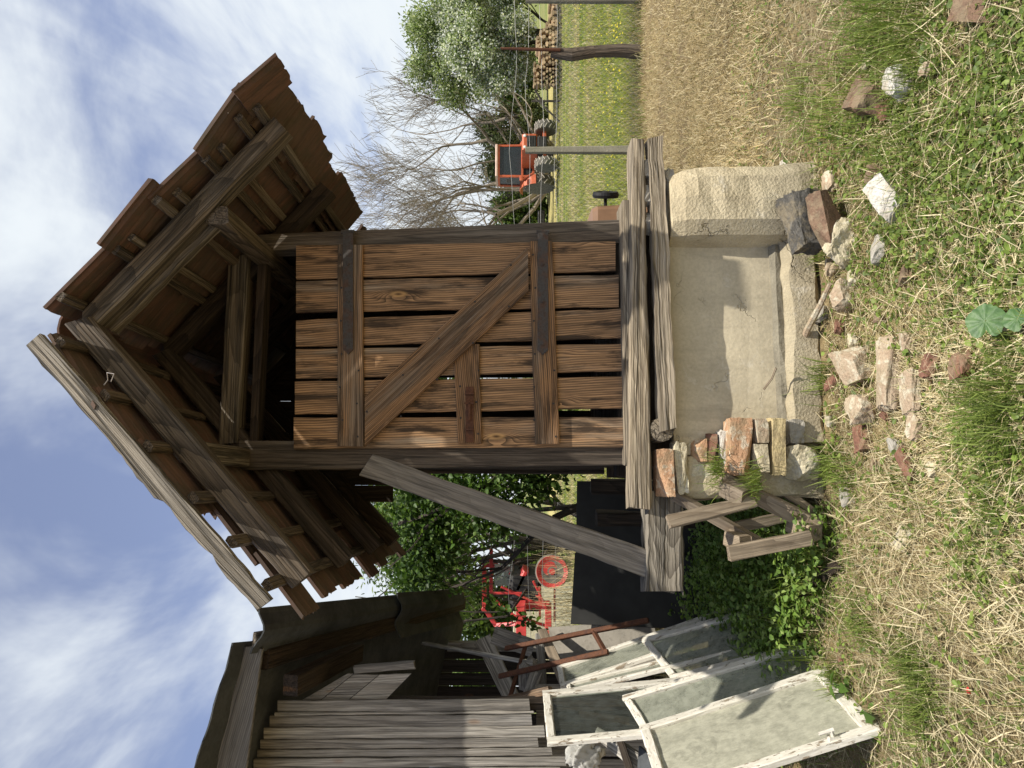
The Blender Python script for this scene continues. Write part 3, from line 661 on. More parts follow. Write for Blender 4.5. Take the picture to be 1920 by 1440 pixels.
shed = frame_thing('plank_shed', -2.6, 1.0, 0, 'grey plank shed with a wavy cement sheet roof and a dark open side', 'shed')
D0 = 1.0
m = MB(201)
bd_ = [(1314, 1335, 992, 520, .45), (1336.5, 1342, 1000, 515, .95), (1343, 1364, 996, 505, .35), (1365, 1386, 1020, 495, .9), (1387, 1404, 1008, 488, .55), (1406, 1420, 1034, 482, .5), (1423, 1440, 1060, 476, .75), (1441, 1462, 1050, 470, .4), (1463, 1490, 1062, 465, .7), (1491, 1516, 1040, 460, .5), (1517, 1545, 1070, 455, .6)]
for i, (y0, y1, xb, xt, tt) in enumerate(bd_):
    pro = -.012 if i in (1, 3, 6) else .0
    m.plank(L(xt, y0, D0+pro), L(xb, y0-3, D0+pro), L(xb+2, y1-3, D0+pro), L(xt, y1, D0+pro), .022, nrm=(0, 1, 0), seg=14, wob=.003, tint=tt, warp=.006)
lb(m, 'plank_wall', MT['shed'], shed)
m = MB(202)
for q, tt in (([(566, 1313), (600, 1313), (662, 1264), (652, 1263)], .3), ([(602, 1313), (652, 1313), (709, 1266), (664, 1264)], .45), ([(654, 1313), (722, 1313), (771, 1263), (711, 1266)], .7)):
    m.plank(*[L(x, y, D0+.03) for x, y in q], .02, nrm=(0, 1, 0), seg=4, tint=tt)
lb(m, 'gable_boards', MT['shed'], shed)
m = MB(203); m.beam(L(664, 1256, D0+.06), L(778, 1246, D0+.06), .05, .045, seg=5); lb(m, 'ledge', MT['shed'], shed)
m = MB(204); m.plank(*[L(x, y, .62) for x, y in ((459, 1213), (398, 1440), (462, 1440), (492, 1217))], .03, nrm=(0, 1, 0), seg=10, wob=.001, tint=.5); lb(m, 'fascia_board', MT['fascia'], shed)
fz = L(462, 1440, .62); m = MB(2041); fa = L(398, 1440, .62); m.plank(fa, fa+(fa-L(459, 1213, .62))*2, fz+(fz-L(492, 1217, .62))*2, fz, .03, nrm=(0, 1, 0), seg=8, tint=.5); lb(m, 'fascia_board', MT['fascia'], shed)
# right edge: overhanging sheet, top board and edge beam all running back and down
R0, R1 = L(492, 1140, .55), L(868, 1104, 4.6)
Q0, Q1 = L(500, 1217, .72), L(872, 1122, 4.7); Q2, Q3 = L(507, 1255, .72), L(872, 1141, 4.7)
m = MB(205); m.beam((Q0+Q2)/2+V((0, 0, .05)), (Q1+Q3)/2+V((0, 0, .05)), abs(Q0.x-Q2.x), .11, w1=abs(Q1.x-Q3.x)+.03, seg=14, wob=.004, ch=.01); lb(m, 'edge_beam', MT['inner'], shed)
T0, T1 = L(478, 1192, .62), L(868, 1114, 4.65); m = MB(206); m.beam(T0+V((-.03, 0, .0)), T1+V((-.03, 0, 0)), .10, .025, seg=12, wob=.004); lb(m, 'roof_board', MT['rafter'], shed)
for i, (x, y) in enumerate(((530, 1285),)):
    m = MB(207); a = L(545, 1285, .75); m.beam(a, a+V((.0, .9, -.2)), .12, .1, seg=4); lb(m, 'rafter', MT['inner'], shed)
# corrugated sheets: each a wavy slab; left ones lie higher at the front
def corr(name, pr0, pl0, pr1, pl1, seed, per=.175, amp=.020, front=None):
    m = MB(seed); rn = m.rn; pr0, pl0, pr1, pl1 = map(Vector, (pr0, pl0, pr1, pl1)); w = (pl0-pr0).length; n = max(8, int(w/per*8)); nd = 8; rings = []; gcs = []
    for k in range(nd+1):
        q = k/nd; a = pr0.lerp(pr1, q); b = pl0.lerp(pl1, q); top = []; bot = []; gt = []
        for i in range(n+1):
            p = a.lerp(b, i/n); dz = amp*math.cos(2*math.pi*(i/n*w/per)); p = p+V((0, rn.uniform(-.004, .004) if k == 0 else 0, dz)); top.append(p); bot.append(p-V((0, 0, .009))); gt.append((q*3, i/n*w, 0))
        rings.append(top+bot[::-1]); gcs.append(gt+gt[::-1])
    m.loft(rings, gcs, .5); return lb(m, name, MT['asbestos'], shed, False)
vR = (R1-R0); mid = R0+vR*.56
wl = V((-.26, .0, .0))
corr('roof_sheet', R0, R0+wl+V((0, 0, .035)), mid+V((0, 0, .02)), mid+wl+V((0, 0, .05)), 210, .26, .028)
m2 = mid-vR*.04
corr('roof_sheet', m2+V((.02, 0, -.015)), m2+wl+V((-.1, 0, .0)), R1, R1+wl+V((-.1, 0, .03)), 211, .26, .028)
S0 = L(436, 1205, .50); S1 = L(364, 1440, .42); S2 = S0+(S1-S0)*2.6
corr('roof_sheet', S0, S2, S0+vR*1.12+V((-.2, 0, -.02)), S2+vR*1.12+V((-.2, 0, .0)), 212, .30, .005)
# dark inside: back wall, far left wall, floor, middle partition
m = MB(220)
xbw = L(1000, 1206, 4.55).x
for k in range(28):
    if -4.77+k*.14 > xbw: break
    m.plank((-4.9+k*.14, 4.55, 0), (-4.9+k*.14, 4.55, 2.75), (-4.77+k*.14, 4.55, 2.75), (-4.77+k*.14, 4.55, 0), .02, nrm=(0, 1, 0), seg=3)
lb(m, 'back_wall', MT['shade_inner'], shed)
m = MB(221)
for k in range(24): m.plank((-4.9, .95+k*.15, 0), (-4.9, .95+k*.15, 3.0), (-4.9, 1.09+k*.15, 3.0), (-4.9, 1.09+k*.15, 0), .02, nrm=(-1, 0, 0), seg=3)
lb(m, 'side_wall', MT['shade_inner'], shed)
m = MB(222)
for k in range(15): m.plank((-4.5+k*.16, 1.35, 0), (-4.5+k*.16, 1.35, 1.45), (-4.36+k*.16, 1.35, 1.45), (-4.36+k*.16, 1.35, 0), .02, nrm=(0, 1, 0), seg=3)
lb(m, 'lower_wall', MT['shed'], shed)
pb = L(858, 1204, 4.5); m = MB(223); m.beam((pb.x-.03, 4.45, 0), (pb.x-.03, 4.45, pb.z+.1), .1, .1, seg=6); lb(m, 'corner_post', MT['shed'], shed)
m = MB(224); pc = L(600, 1312, 1.08); m.beam((pc.x-.02, 1.1, 0), (pc.x-.02, 1.1, 2.9), .07, .07, seg=6); lb(m, 'door_post', MT['inner'], shed)
for i, (x0, y0, x1, y1, d) in enumerate(((905, 1196, 960, 1310, 3.6), (925, 1190, 1000, 1216, 3.0))):
    a, b = L(x0, y0, d), L(x1, y1, d); m = MB(225+i); m.beam(a, b, .03, .16, seg=5); lb(m, 'inner_board', MT['shed'], shed)
m = MB(229); m.beam(L(795, 1206, 3.4), L(1003, 1244, 1.9), .03, .05, seg=6, tint=.95); lb(m, 'pale_rail', MT['shed'], shed)

# ---------------------------------------------------------------- things leaning by the shed
def leaning(name, pts, th, mat, label, cat, seed, group=None, grain=True):
    pts = [V(p) for p in pts]; o = wthing(name, (pts[0]+pts[1]+pts[2]+pts[3])/4*1, label, cat, group); return o
def sash(label, tf, tn, nb, fb, gmat, seed, fw=.055, th=.035, handle=False, muntin=(), nm='window_sash'):
    tf, tn, nb, fb = map(V, (tf, tn, nb, fb)); c = (nb+fb)/2
    o = wthing(nm, c, label, 'window', 'old window sashes leaning on the shed'); n = (tn-tf).cross(fb-tf).normalized(); n = n if n.x > 0 else -n
    U = (fb-tf).normalized(); Wd = (tn-tf).normalized(); m = MB(seed)
    def bar(a, b, w, off=0): m.beam(a+n*off, b+n*off, w, th, up=n, seg=8, wob=.0022, ch=.006)
    h = fw/2
    bar(tf+Wd*h, fb+Wd*h, fw); bar(tn-Wd*h, nb-Wd*h, fw); bar(tf+U*h+Wd*fw, tn+U*h-Wd*fw, fw, -.001); bar(fb-U*h*1.3+Wd*fw, nb-U*h*1.3-Wd*fw, fw*1.3, -.001)
    for q in muntin: bar(tf.lerp(fb, q)+Wd*fw, tn.lerp(nb, q)-Wd*fw, .03, -.002)
    wb(m, 'sash_frame', MT['paint'], o)
    m = MB(seed+1); a, b, c_, d = tf+U*fw+Wd*fw, tn+U*fw-Wd*fw, nb-U*fw*1.3-Wd*fw, fb-U*fw*1.3+Wd*fw
    m.prism([p-n*.004 for p in (a, b, c_, d)], n*-.004); wb(m, 'pane', gmat, o)
    if handle:
        k = tn.lerp(nb, .80)-Wd*h+n*th*.5; m = MB(seed+2); m.tube([k, k+n*.04], .009, n=8); m.tube([k+n*.04-U*.055, k+n*.04+U*.012], [.008, .009], n=8); m.box(k+n*.002, (.02, .03, .05), ch=.002); wb(m, 'handle', MT['paint'], o)
    return o
fbA, nbA, tfA = PZ(1548, 1255), PZ(1655, 1372), P(1200, 1366, 3.85)
sash('large white sash with milky dusty glass and a bent handle, nearest of the leaning sashes', tfA, nbA+(tfA-fbA), nbA, fbA, MT['glass_dusty'], 301, .052, handle=True)
fbB, tfB = PZ(1505, 1206), P(1166, 1307, 4.28); tnB = P(1213, 1384, 3.98)
sash('peeling sash with grimy grey glass directly behind the large milky one', tfB, tnB, fbB+(tnB-tfB), fbB, MT['glass_grey'], 305, .043)
fbC, nbC = PZ(1470, 1254), PZ(1540, 1270); tfC, tnC = P(1018, 1298, 4.6), P(1027, 1397, 4.12)
sash('tall sash with clear glass showing junk behind it, closest to the plank wall', tfC, tnC, tnC+(fbC-tfC), fbC, MT['glass_clear'], 309, .05)
fbD = PZ(1400, 1130); tfD, tnD = P(1046, 1252, 5.35), P(1052, 1291, 5.0)
sash('narrow sash leaning furthest back beside the rusty iron frame', tfD, tnD, tnD+(fbD-tfD), fbD, MT['glass_grey'], 313, .04)
tfE, tnE = P(1203, 1199, 5.05), P(1262, 1277, 4.6); fbE = PZ(1430, 1138)
sash('low sash with greenish glass half sunk in weeds between the others', tfE, tnE, tnE+(fbE-tfE), fbE, MT['glass_grey'], 317, .045)
tfG, tnG = P(1062, 1284, 5.0), P(1066, 1300, 4.85); fbG = PZ(1440, 1190)
sash('thin sash seen edge on, squeezed behind the narrow one', tfG, tnG, tnG+(fbG-tfG), fbG, MT['glass_grey'], 321, .03)
# iron ladder frame
o = wthing('iron_lattice', P(1190, 1170, 5.3), 'rusty iron lattice frame leaning against the boards by the shed opening', 'lattice')
for i, (a, b) in enumerate((((948, 1216, 5.75), (1215, 1163, 5.35)), ((936, 1268, 5.6), (1140, 1222, 5.2)), ((952, 1322, 5.45), (986, 1208, 5.8)), ((1113, 1184, 5.5), (1137, 1226, 5.25)))):
    m = MB(330+i); m.beam(P(*a), P(*b), .035, .03, seg=4, wob=.001, ch=.004); wb(m, 'iron_bar', MT['rust'], o)
def board(name, pts, th, mat, label, cat, seed, group=None, seg=6, warp=0.0):
    pts = [V(p) for p in pts]; lo = min(pts, key=lambda p: p.z); c = V((sum(p.x for p in pts)/4, sum(p.y for p in pts)/4, lo.z)); m = MB(seed)
    nn = (pts[1]-pts[0]).cross(pts[3]-pts[0]).normalized(); nn = nn if nn.y > 0 else -nn
    m.plank(*[p-c for p in pts], th, nrm=nn, seg=seg, warp=warp); ob = m.build(name, mat); ob.location = c; return tag(ob, label, cat, group)
board('hardboard_sheet', [P(1028, 1176, 5.95), P(1225, 1162, 5.7), P(1240, 1250, 5.6), P(1040, 1252, 5.8)], .012, MT['grey_board'], 'pale grey hardboard sheet leaning behind the rusty iron frame', 'board', 340)
board('plank', [P(1003, 1188, 6.1), P(1012, 1300, 5.6), P(1026, 1298, 5.6), P(1020, 1186, 6.1)], .03, MT['shed'], 'grey plank lying across just above the hardboard sheet', 'plank', 341)
board('plank', [P(1008, 1180, 5.85), P(1060, 1310, 5.2), P(1083, 1304, 5.15), P(1024, 1178, 5.85)], .03, MT['crate'], 'wide weathered plank slanting beside the hardboard sheet', 'plank', 342)
m = MB(343); m.beam(P(912, 1325, 5.0), P(1032, 1296, 4.8), .055, .05, seg=8, wob=.004); ob = m.build('timber_stake', MT['batten']); tag(ob, 'dark brown stake with a broken orange end jutting out of the shed opening', 'stake')
board('black_board', [P(1078, 1036, 5.9), (P(1078, 1036, 5.9).x, 5.75, -.02), (P(1070, 1170, 5.75).x, 5.6, -.02), P(1070, 1170, 5.75)], .03, MT['black_sheet'], 'large flat black board standing upright behind the crib', 'board', 344)
board('black_board', [P(1082, 902, 6.1), (P(1082, 902, 6.1).x, 6.05, -.02), (P(1080, 1040, 6.0).x, 5.95, -.02), P(1080, 1040, 6.0)], .03, MT['black_sheet'], 'second flat black board partly hidden under the crib floor', 'board', 345)
for i, (y0, y1, xt, tx_) in enumerate(((905, 928, 1108, 'dark square stump post under the crib behind the raking brace'), (962, 992, 1118, 'dark split post in front of the black board left of the raking brace'))):
    a = P(xt, y0, 5.5); b = P(xt, y1, 5.5); m = MB(346+i); cx_ = (a.x+b.x)/2; m.beam((0, 0, -.05), (.02, 0, a.z), .12, .1, seg=8, wob=.008); ob = m.build('stump_post', MT['inner']); ob.location = (cx_, 5.5, 0); tag(ob, tx_, 'post')
# junk under the plank wall
for i, (pts, mat, lab) in enumerate((
    ([P(1120, 1362, 4.75), P(1225, 1430, 4.45), P(1200, 1452, 4.45), P(1112, 1382, 4.75)], 'shed', 'grey plank slanting down beneath the shed wall behind the tall clear sash'),
    ([P(1085, 1330, 4.9), P(1180, 1345, 4.9), P(1180, 1360, 4.9), P(1085, 1345, 4.9)], 'crate', 'short tan board seen through the tall clear sash'),
    ([P(1165, 1375, 4.6), P(1195, 1460, 4.4), P(1180, 1462, 4.4), P(1152, 1378, 4.6)], 'inner', 'dark board lying low beneath the shed wall below the rag'))):
    board('plank', pts, .035, MT[mat], lab, 'plank', 350+i)
board('blue_grey_board', [P(1198, 1398, 4.25), P(1255, 1450, 3.95), P(1240, 1490, 3.95), P(1195, 1440, 4.2)], .02, MT['asbestos'], 'blue grey cement board scrap beside the large milky sash', 'board', 354)
m = MB(355); c = P(1098, 1418, 4.55); m.rock((0, 0, 0), (.17, .06, .17), rotm(20, 10, 20), .55, .5, 14, seed=5); ob = m.build('rag', MT['cloth'], None, True); ob.location = c; tag(ob, 'crumpled white rag stuffed below the shed planks', 'rag')
for i, (x, y, Y) in enumerate(((985, 1268, 5.6), (1000, 1283, 5.5), (992, 1255, 5.8))):
    m = MB(357+i); m.rock((0, 0, 0), (.18, .12, .10), rotm(0, 20*i, 30*i), .1, .7, 4, seed=60+i); ob = m.build('firewood_chunk', MT['shed']); ob.location = P(x, y, Y); tag(ob, ('split wood chunk in the shed opening, lowest of three', 'split wood chunk in the shed opening nearest the stake', 'split wood chunk in the shed opening, hindmost of three')[i], 'firewood', 'wood chunks in the shed opening')

# ---------------------------------------------------------------- the broken crate
o = wthing('broken_crate', PZ(1530, 985), 'broken wooden crate frame tipped on its corner in front of the brace foot', 'crate')
def bar(a, b, w, h, seed, nm='slat', up=(0, 0, 1), mat='crate'):
    m = MB(seed); m.beam(P(*a), P(*b), w, h, up=up, seg=7, wob=.002, ch=.004); return wb(m, nm, MT[mat], o)
bar((1352, 897, 3.80), (1537, 990, 3.72), .03, .085, 361, up=(.7, 0, .7))
bar((1266, 930, 3.84), (1428, 1022, 3.74), .03, .06, 362, up=(.7, 0, .7))
bar((1252, 979, 3.62), (1412, 940, 3.68), .028, .065, 363)
bar((1366, 1038, 3.62), (1520, 1008, 3.62), .03, .075, 364)
bar((1372, 990, 3.92), (1488, 966, 3.92), .025, .055, 365)
bar((1276, 934, 3.93), (1356, 922, 3.93), .025, .06, 366)
bar((1462, 916, 3.88), (1540, 972, 3.80), .025, .05, 369)
bar((1360, 912, 3.78), (1400, 932, 3.68), .085, .085, 367, 'corner_block')
bar((1488, 980, 3.80), (1528, 1000, 3.66), .085, .09, 368, 'corner_block')
bar((1368, 1008, 3.78), (1398, 1020, 3.66), .075, .07, 370, 'corner_block')

# ---------------------------------------------------------------- bricks under the left end of the porch
BG = 'bricks stacked under the porch end'
def brk(x0, x1, y0, y1, d, dep, mat, label, seed, rough=.035, box=.97, name='brick', cat='brick'):
    a, b = L(x0, y0, d), L(x1, y1, d); c = (a+b)/2; w = abs(a.x-b.x); h = abs(a.z-b.z); m = MB(seed); m.rock((0, 0, 0), (w, dep, h), rotm(RND.uniform(-2, 2), RND.uniform(-2, 2), RND.uniform(-5, 5)), rough, box, 11, seed=seed)
    ob = m.build(name, MT[mat]); ob.location = (OX+c.x*UX+(d+dep/2)*NX, OY+c.x*UY+(d+dep/2)*NY, c.z); ob.rotation_euler = (0, 0, AL); return tag(ob, label, cat, BG)
brk(1368, 1415, 784, 891, -.19, .13, 'brick_orange', 'long orange brick with white mortar patches on top of the stack', 401)
brk(1416, 1442, 786, 832, -.19, .13, 'brick_pink', 'small pinkish half brick in the middle of the stack', 402)
brk(1415, 1444, 834, 889, -.19, .13, 'pale_stone', 'pale cream half brick beside the pinkish one', 403)
brk(1446, 1476, 783, 889, -.19, .13, 'brick_yellow', 'long yellow brick at the bottom of the stack', 404)
brk(1232, 1266, 842, 932, -.12, .14, 'brick_orange', 'brown orange brick wedged under the sill beam end', 405)
brk(1264, 1292, 826, 926, -.10, .14, 'pale_stone', 'rough yellowish stone below the wedged brown brick', 406, .1, .7, 'stone', 'stone')
brk(1299, 1327, 823, 866, -.09, .1, 'brick_orange', 'small tan brick set in the plaster beside the porch', 407)
brk(1328, 1347, 812, 866, -.10, .1, 'brick_red', 'reddish brick end with white paint above the stack', 408)
brk(1349, 1369, 806, 872, -.10, .1, 'white_stone', 'whitewashed stone just above the long orange brick', 409, .08, .75, 'stone', 'stone')
brk(1296, 1360, 868, 905, -.06, .12, 'pale_stone', 'pale block beside the weeds at the outer base corner', 410, .08, .8, 'stone', 'stone')
brk(1478, 1545, 834, 898, -.17, .16, 'pale_stone', 'lumpy pale stone under the brick stack', 411, .12, .6, 'stone', 'stone')
brk(1479, 1510, 786, 834, -.14, .12, 'grey_concrete', 'grey block low beside the lumpy pale stone', 412, .08, .8, 'stone', 'stone')

# ---------------------------------------------------------------- rubble in the grass
def rub(x, y, size, rot, mat, label, seed, name='stone', cat='stone', rough=.1, box=.75, up=.16, grp='rubble lying in the grass', Y=None):
    p = PZ(x, y) if Y is None else P(x, y, Y); m = MB(seed); m.rock((0, 0, 0), size, rotm(*rot), rough, box, 11, seed=seed); ob = m.build(name, MT[mat]); ob.location = (p.x, p.y, size[2]*up if Y is None else p.z); return tag(ob, label, cat, grp)
rub(1512, 415, (.30, .15, .17), (15, -10, 20), 'dark_stone', 'dark grey slag block leaning by the right base pier', 421, box=.85, Y=3.70)
rub(1549, 412, (.27, .10, .12), (25, -8, 8), 'brick_brown', 'brown brick lying beside the dark slag block', 422, 'brick', 'brick', .05, .92, Y=3.58)
rub(1585, 455, (.22, .15, .14), (10, 12, 30), 'pale_stone', 'rounded pale stone next to the brown brick', 423, rough=.14, box=.55)
rub(1672, 372, (.185, .10, .11), (30, -5, 40), 'white_stone', 'bright white plaster block alone in the green', 424, rough=.07, box=.85)
rub(1632, 182, (.22, .14, .12), (20, 10, 70), 'brick_brown', 'dark brown brick sunk in the grass tufts at right', 425, 'brick', 'brick', .08, .85)
rub(1690, 160, (.14, .10, .09), (0, 0, 20), 'white_stone', 'small whitish stone beside the dark brown sunken brick', 426)
rub(1840, 12, (.20, .10, .03), (8, -20, 62), 'brick_brown', 'broken red roof tile in the near right corner', 427, 'tile_shard', 'tile', .04, .95)
rub(1586, 555, (.13, .11, .10), (15, 0, 30), 'brick_pink', 'small pale orange brick chip below the footing', 428, 'brick', 'brick')
rub(1612, 682, (.18, .15, .13), (12, -14, 15), 'brick_pink', 'pinkish white brick with a red broken edge mid foreground', 429, 'brick', 'brick', .05, .9)
rub(1668, 700, (.30, .12, .08), (0, 0, 4), 'brick_pink', 'tan slab half buried below the pinkish white brick', 430, 'masonry_block', 'block', .10, .75, up=.1)
rub(1625, 765, (.15, .12, .10), (10, 8, 50), 'brick_pink', 'small cream brick end left of the tan slab', 431, 'brick', 'brick')
rub(1812, 687, (.10, .09, .06), (0, 10, 20), 'brick_red', 'small red brick lump alone in the near straw', 432, 'brick', 'brick')
rub(1712, 735, (.17, .10, .04), (0, 0, 15), 'brick_pink', 'flat pink shard under the tan slab', 433, 'tile_shard', 'tile', up=.3)
rub(1490, 745, (.20, .15, .17), (10, 5, 10), 'grey_concrete', 'lumpy grey concrete lump at the left end of the footing', 434, rough=.16, box=.5)
rub(1523, 775, (.20, .15, .13), (10, 5, 40), 'grey_concrete', 'grey concrete lump holding the rusty rod', 435, rough=.16, box=.5)
rub(1622, 822, (.12, .08, .06), (0, 0, 20), 'brick_red', 'dull red brick chip left of the cream brick end', 436, 'brick', 'brick')
rub(1702, 872, (.15, .07, .04), (0, 0, 40), 'brick_red', 'thin red shard lying in straw further left', 437, 'tile_shard', 'tile')
rub(1752, 880, (.05, .04, .035), (0, 0, 40), 'pale_stone', 'yellowish pebble near the thin red shard', 438, 'pebble')
rub(1470, 312, (.07, .05, .03), (0, 0, 0), 'white_stone', 'white pebble by the outer corner of the right base pier', 439, 'pebble')
m = MB(440); p = PZ(1488, 770); m.tube([p+V((-.02, 0, .12)), p+V((.03, -.02, .13)), p+V((.11, -.03, .17))][::-1], .011, n=7); tag(m.build('iron_rod', MT['rust']), 'rusty iron rod stub sticking out of the concrete lump', 'rod')
m = MB(441); a, b = PZ(1503, 650, .06), PZ(1556, 532, .05); m.tube([a, a.lerp(b, .3)+V((0, 0, .01)), a.lerp(b, .7), b], [.014, .018, .015, .01], n=7); tag(m.build('stick', MT['brick_pink']), 'reddish flat stick lying along the front of the footing', 'stick')
m = MB(442); a, b = P(1432, 730, 3.86), P(1455, 690, 3.8); m.tube([a, (a+b)/2+V((0, 0, -.01)), b], .006, n=6); tag(m.build('twig', MT['crate']), 'thin grey twig leaning on the base panel', 'twig')
board('wood_scrap', [PZ(1492, 1108, .05), PZ(1560, 1052, .05), PZ(1575, 1068, .03), PZ(1508, 1118, .03)], .02, MT['inner'], 'brown scrap of board lying among weeds below the crate', 'board', 443)
m = MB(444)
for k in range(5): m.rock((.006*math.cos(k*1.3), .006*math.sin(k*1.3), 0), (.014, .010, .004), rotm(20*k, 15*k, 70*k), .1, .3, 3, seed=k)
ob = m.build('red_petal', MT['machine_red']); p = PZ(1815, 1295, .03); ob.location = p; tag(ob, 'tiny red petal lying on the straw', 'petal')

# crumbs of brick and stone half sunk in the straw: one prototype per material, then copies
r2 = random.Random(77); cr = []
for i, mt_ in enumerate(('brick_pink', 'brick_red', 'pale_stone', 'grey_concrete', 'brick_brown')):
    m = MB(900+i); m.rock((0, 0, 0), (.07, .05, .035), None, .16, .7, 5, seed=90+i); cr.append(m.build('rubble_crumb', MT[mt_]))
spots = [(1560, 500), (1575, 610), (1600, 640), (1540, 590), (1650, 600), (1590, 700), (1660, 780), (1560, 790), (1680, 840), (1640, 870), (1720, 800), (1745, 690), (1600, 520), (1650, 470), (1700, 520), (1560, 340), (1660, 210), (1625, 120), (1590, 930), (1820, 830), (1700, 640), (1580, 1240), (1530, 1150), (1850, 1120), (1640, 330), (1740, 130), (1565, 720), (1700, 1010)]
for k, (x, y) in enumerate(spots):
    o_ = cr[k] if k < 5 else cr[k % 5].copy()
    if k >= 5: COL.objects.link(o_)
    p = PZ(x, y); sc = r2.uniform(.6, 1.7); o_.location = (p.x, p.y, .004); o_.scale = (sc, sc*r2.uniform(.7, 1.1), sc); o_.rotation_euler = (r2.uniform(-.3, .3), r2.uniform(-.3, .3), r2.uniform(0, 6))
    tag(o_, 'small crumb of broken brick or stone half sunk in the straw', 'rubble', 'crumbs of rubble in the straw')
# ---------------------------------------------------------------- ground: one sheet to the horizon, finer near the camera
def gz(x, y):
    return .018*np.sin(1.7*x+.4)*np.sin(1.3*y+1)+.012*np.sin(4.1*x+2)*np.sin(3.7*y)+.006*np.sin(9*x)*np.sin(8.3*y+1)
def ground_mesh():
    xs = np.concatenate([-np.geomspace(900, 8, 14), np.arange(-7.5, 9.01, .12), np.geomspace(9.5, 900, 14)]); ys = np.concatenate([[-300, -60, -15, -4], np.arange(-1, 14.01, .12), np.geomspace(14.5, 1500, 22)])
    X, Y = np.meshgrid(xs, ys); Z = gz(X, Y)*np.clip((30-np.abs(Y-6))/20, 0, 1)*np.clip((14-np.abs(X))/5, 0, 1)-.012
    v = np.c_[X.ravel(), Y.ravel(), Z.ravel()]; nx, ny = len(xs), len(ys); i = np.arange(nx*ny).reshape(ny, nx)
    q = np.stack([i[:-1, :-1], i[:-1, 1:], i[1:, 1:], i[1:, :-1]], -1).reshape(-1, 4)
    o = npmesh('ground', v, q.ravel(), np.full(len(q), 4), np.ones((len(v), 3))*.5, MT['ground']); o.data.polygons.foreach_set('use_smooth', np.ones(len(q), bool)); return tag(o, kind='structure')
ground_mesh()
rng = np.random.default_rng(11)

# ---------------------------------------------------------------- leaf and blade builders
def blades(name, pos, az, ln, wd, l0, cur, col, mat, parent=None):
    N_ = len(pos); h = np.c_[np.cos(az), np.sin(az), np.zeros(N_)]; s = np.c_[-np.sin(az), np.cos(az), np.zeros(N_)]; z = np.array([0, 0, 1.0])
    d0 = h*np.sin(l0)[:, None]+z*np.cos(l0)[:, None]; l1 = l0+cur; d1 = h*np.sin(l1)[:, None]+z*np.cos(l1)[:, None]
    mid = pos+d0*(ln*.5)[:, None]; tip = mid+d1*(ln*.5)[:, None]; w = (wd*.5)[:, None]
    v = np.stack([pos-s*w, pos+s*w, mid+s*w*.8, mid-s*w*.8, tip], 1).reshape(-1, 3); b = np.arange(N_)*5
    lo = np.stack([b, b+1, b+2, b+3, b+3, b+2, b+4], 1).ravel(); to = np.tile([4, 3], N_)
    cc = np.repeat(col, 5, axis=0).reshape(N_, 5, 3).copy(); cc[:, 4] *= 1.12
    return npmesh(name, v, lo, to, cc.reshape(-1, 3), mat, parent)
def rdir(n):
    d = rng.normal(size=(n, 3)); return d/np.linalg.norm(d, axis=1)[:, None]
def leaves(name, pos, d, nrm, ln, wd, col, mat, parent=None, fold=.25, lobes=False):
    N_ = len(pos); d = d/np.linalg.norm(d, axis=1)[:, None]; s = np.cross(d, nrm); s /= np.linalg.norm(s, axis=1)[:, None]+1e-9; n = np.cross(s, d)
    L_ = ln[:, None]; W_ = wd[:, None]*.5; up = n*(W_*fold)
    pts = [pos, pos+d*L_*.25-s*W_*.9+up, pos+d*L_*.62-s*W_*.85+up, pos+d*L_-n*L_*.12, pos+d*L_*.62+s*W_*.85+up, pos+d*L_*.25+s*W_*.9+up]
    v = np.stack(pts, 1).reshape(-1, 3); b = np.arange(N_)*6
    lo = np.stack([b, b+3, b+2, b+1, b, b+5, b+4, b+3], 1).ravel(); to = np.full(N_*2, 4)
    return npmesh(name, v, lo, to, np.repeat(col, 6, axis=0), mat, parent)
def lerpc(a, b, t): return np.array(a)[None, :]*(1-t)[:, None]+np.array(b)[None, :]*t[:, None]

def crown(name, clumps, n, ln, cols, parent, mat='leaf', up=.0, wratio=.5, aniso=(1, 1, 1), shell=.55):
    """clumps: list of (centre, radius); leaves sit mostly in the outer part of each clump"""
    w = np.array([c[1]**2 for c in clumps]); pick = rng.choice(len(clumps), n, p=w/w.sum()); cen = np.array([tuple(c[0]) for c in clumps])[pick]; r = np.array([c[1] for c in clumps])[pick]
    u = rdir(n); rad = r*np.clip(shell+(1-shell)*rng.random(n)+rng.normal(size=n)*.16, .1, 1.5); pos = cen+u*rad[:, None]*np.array(aniso)
    d = rdir(n)+u*.6+np.array([0, 0, up]); nr = rdir(n)+np.array([0, 0, .8]); l = ln*rng.uniform(.6, 1.3, n); t = rng.random(n)
    k = rng.integers(0, len(cols), n); c = np.array(cols)[k]*(.7+.6*rng.random(n))[:, None]*(.75+.5*rng.random(len(clumps)))[pick][:, None]
    return leaves(name, pos, d, nr, l, l*wratio, c, MT[mat], parent)

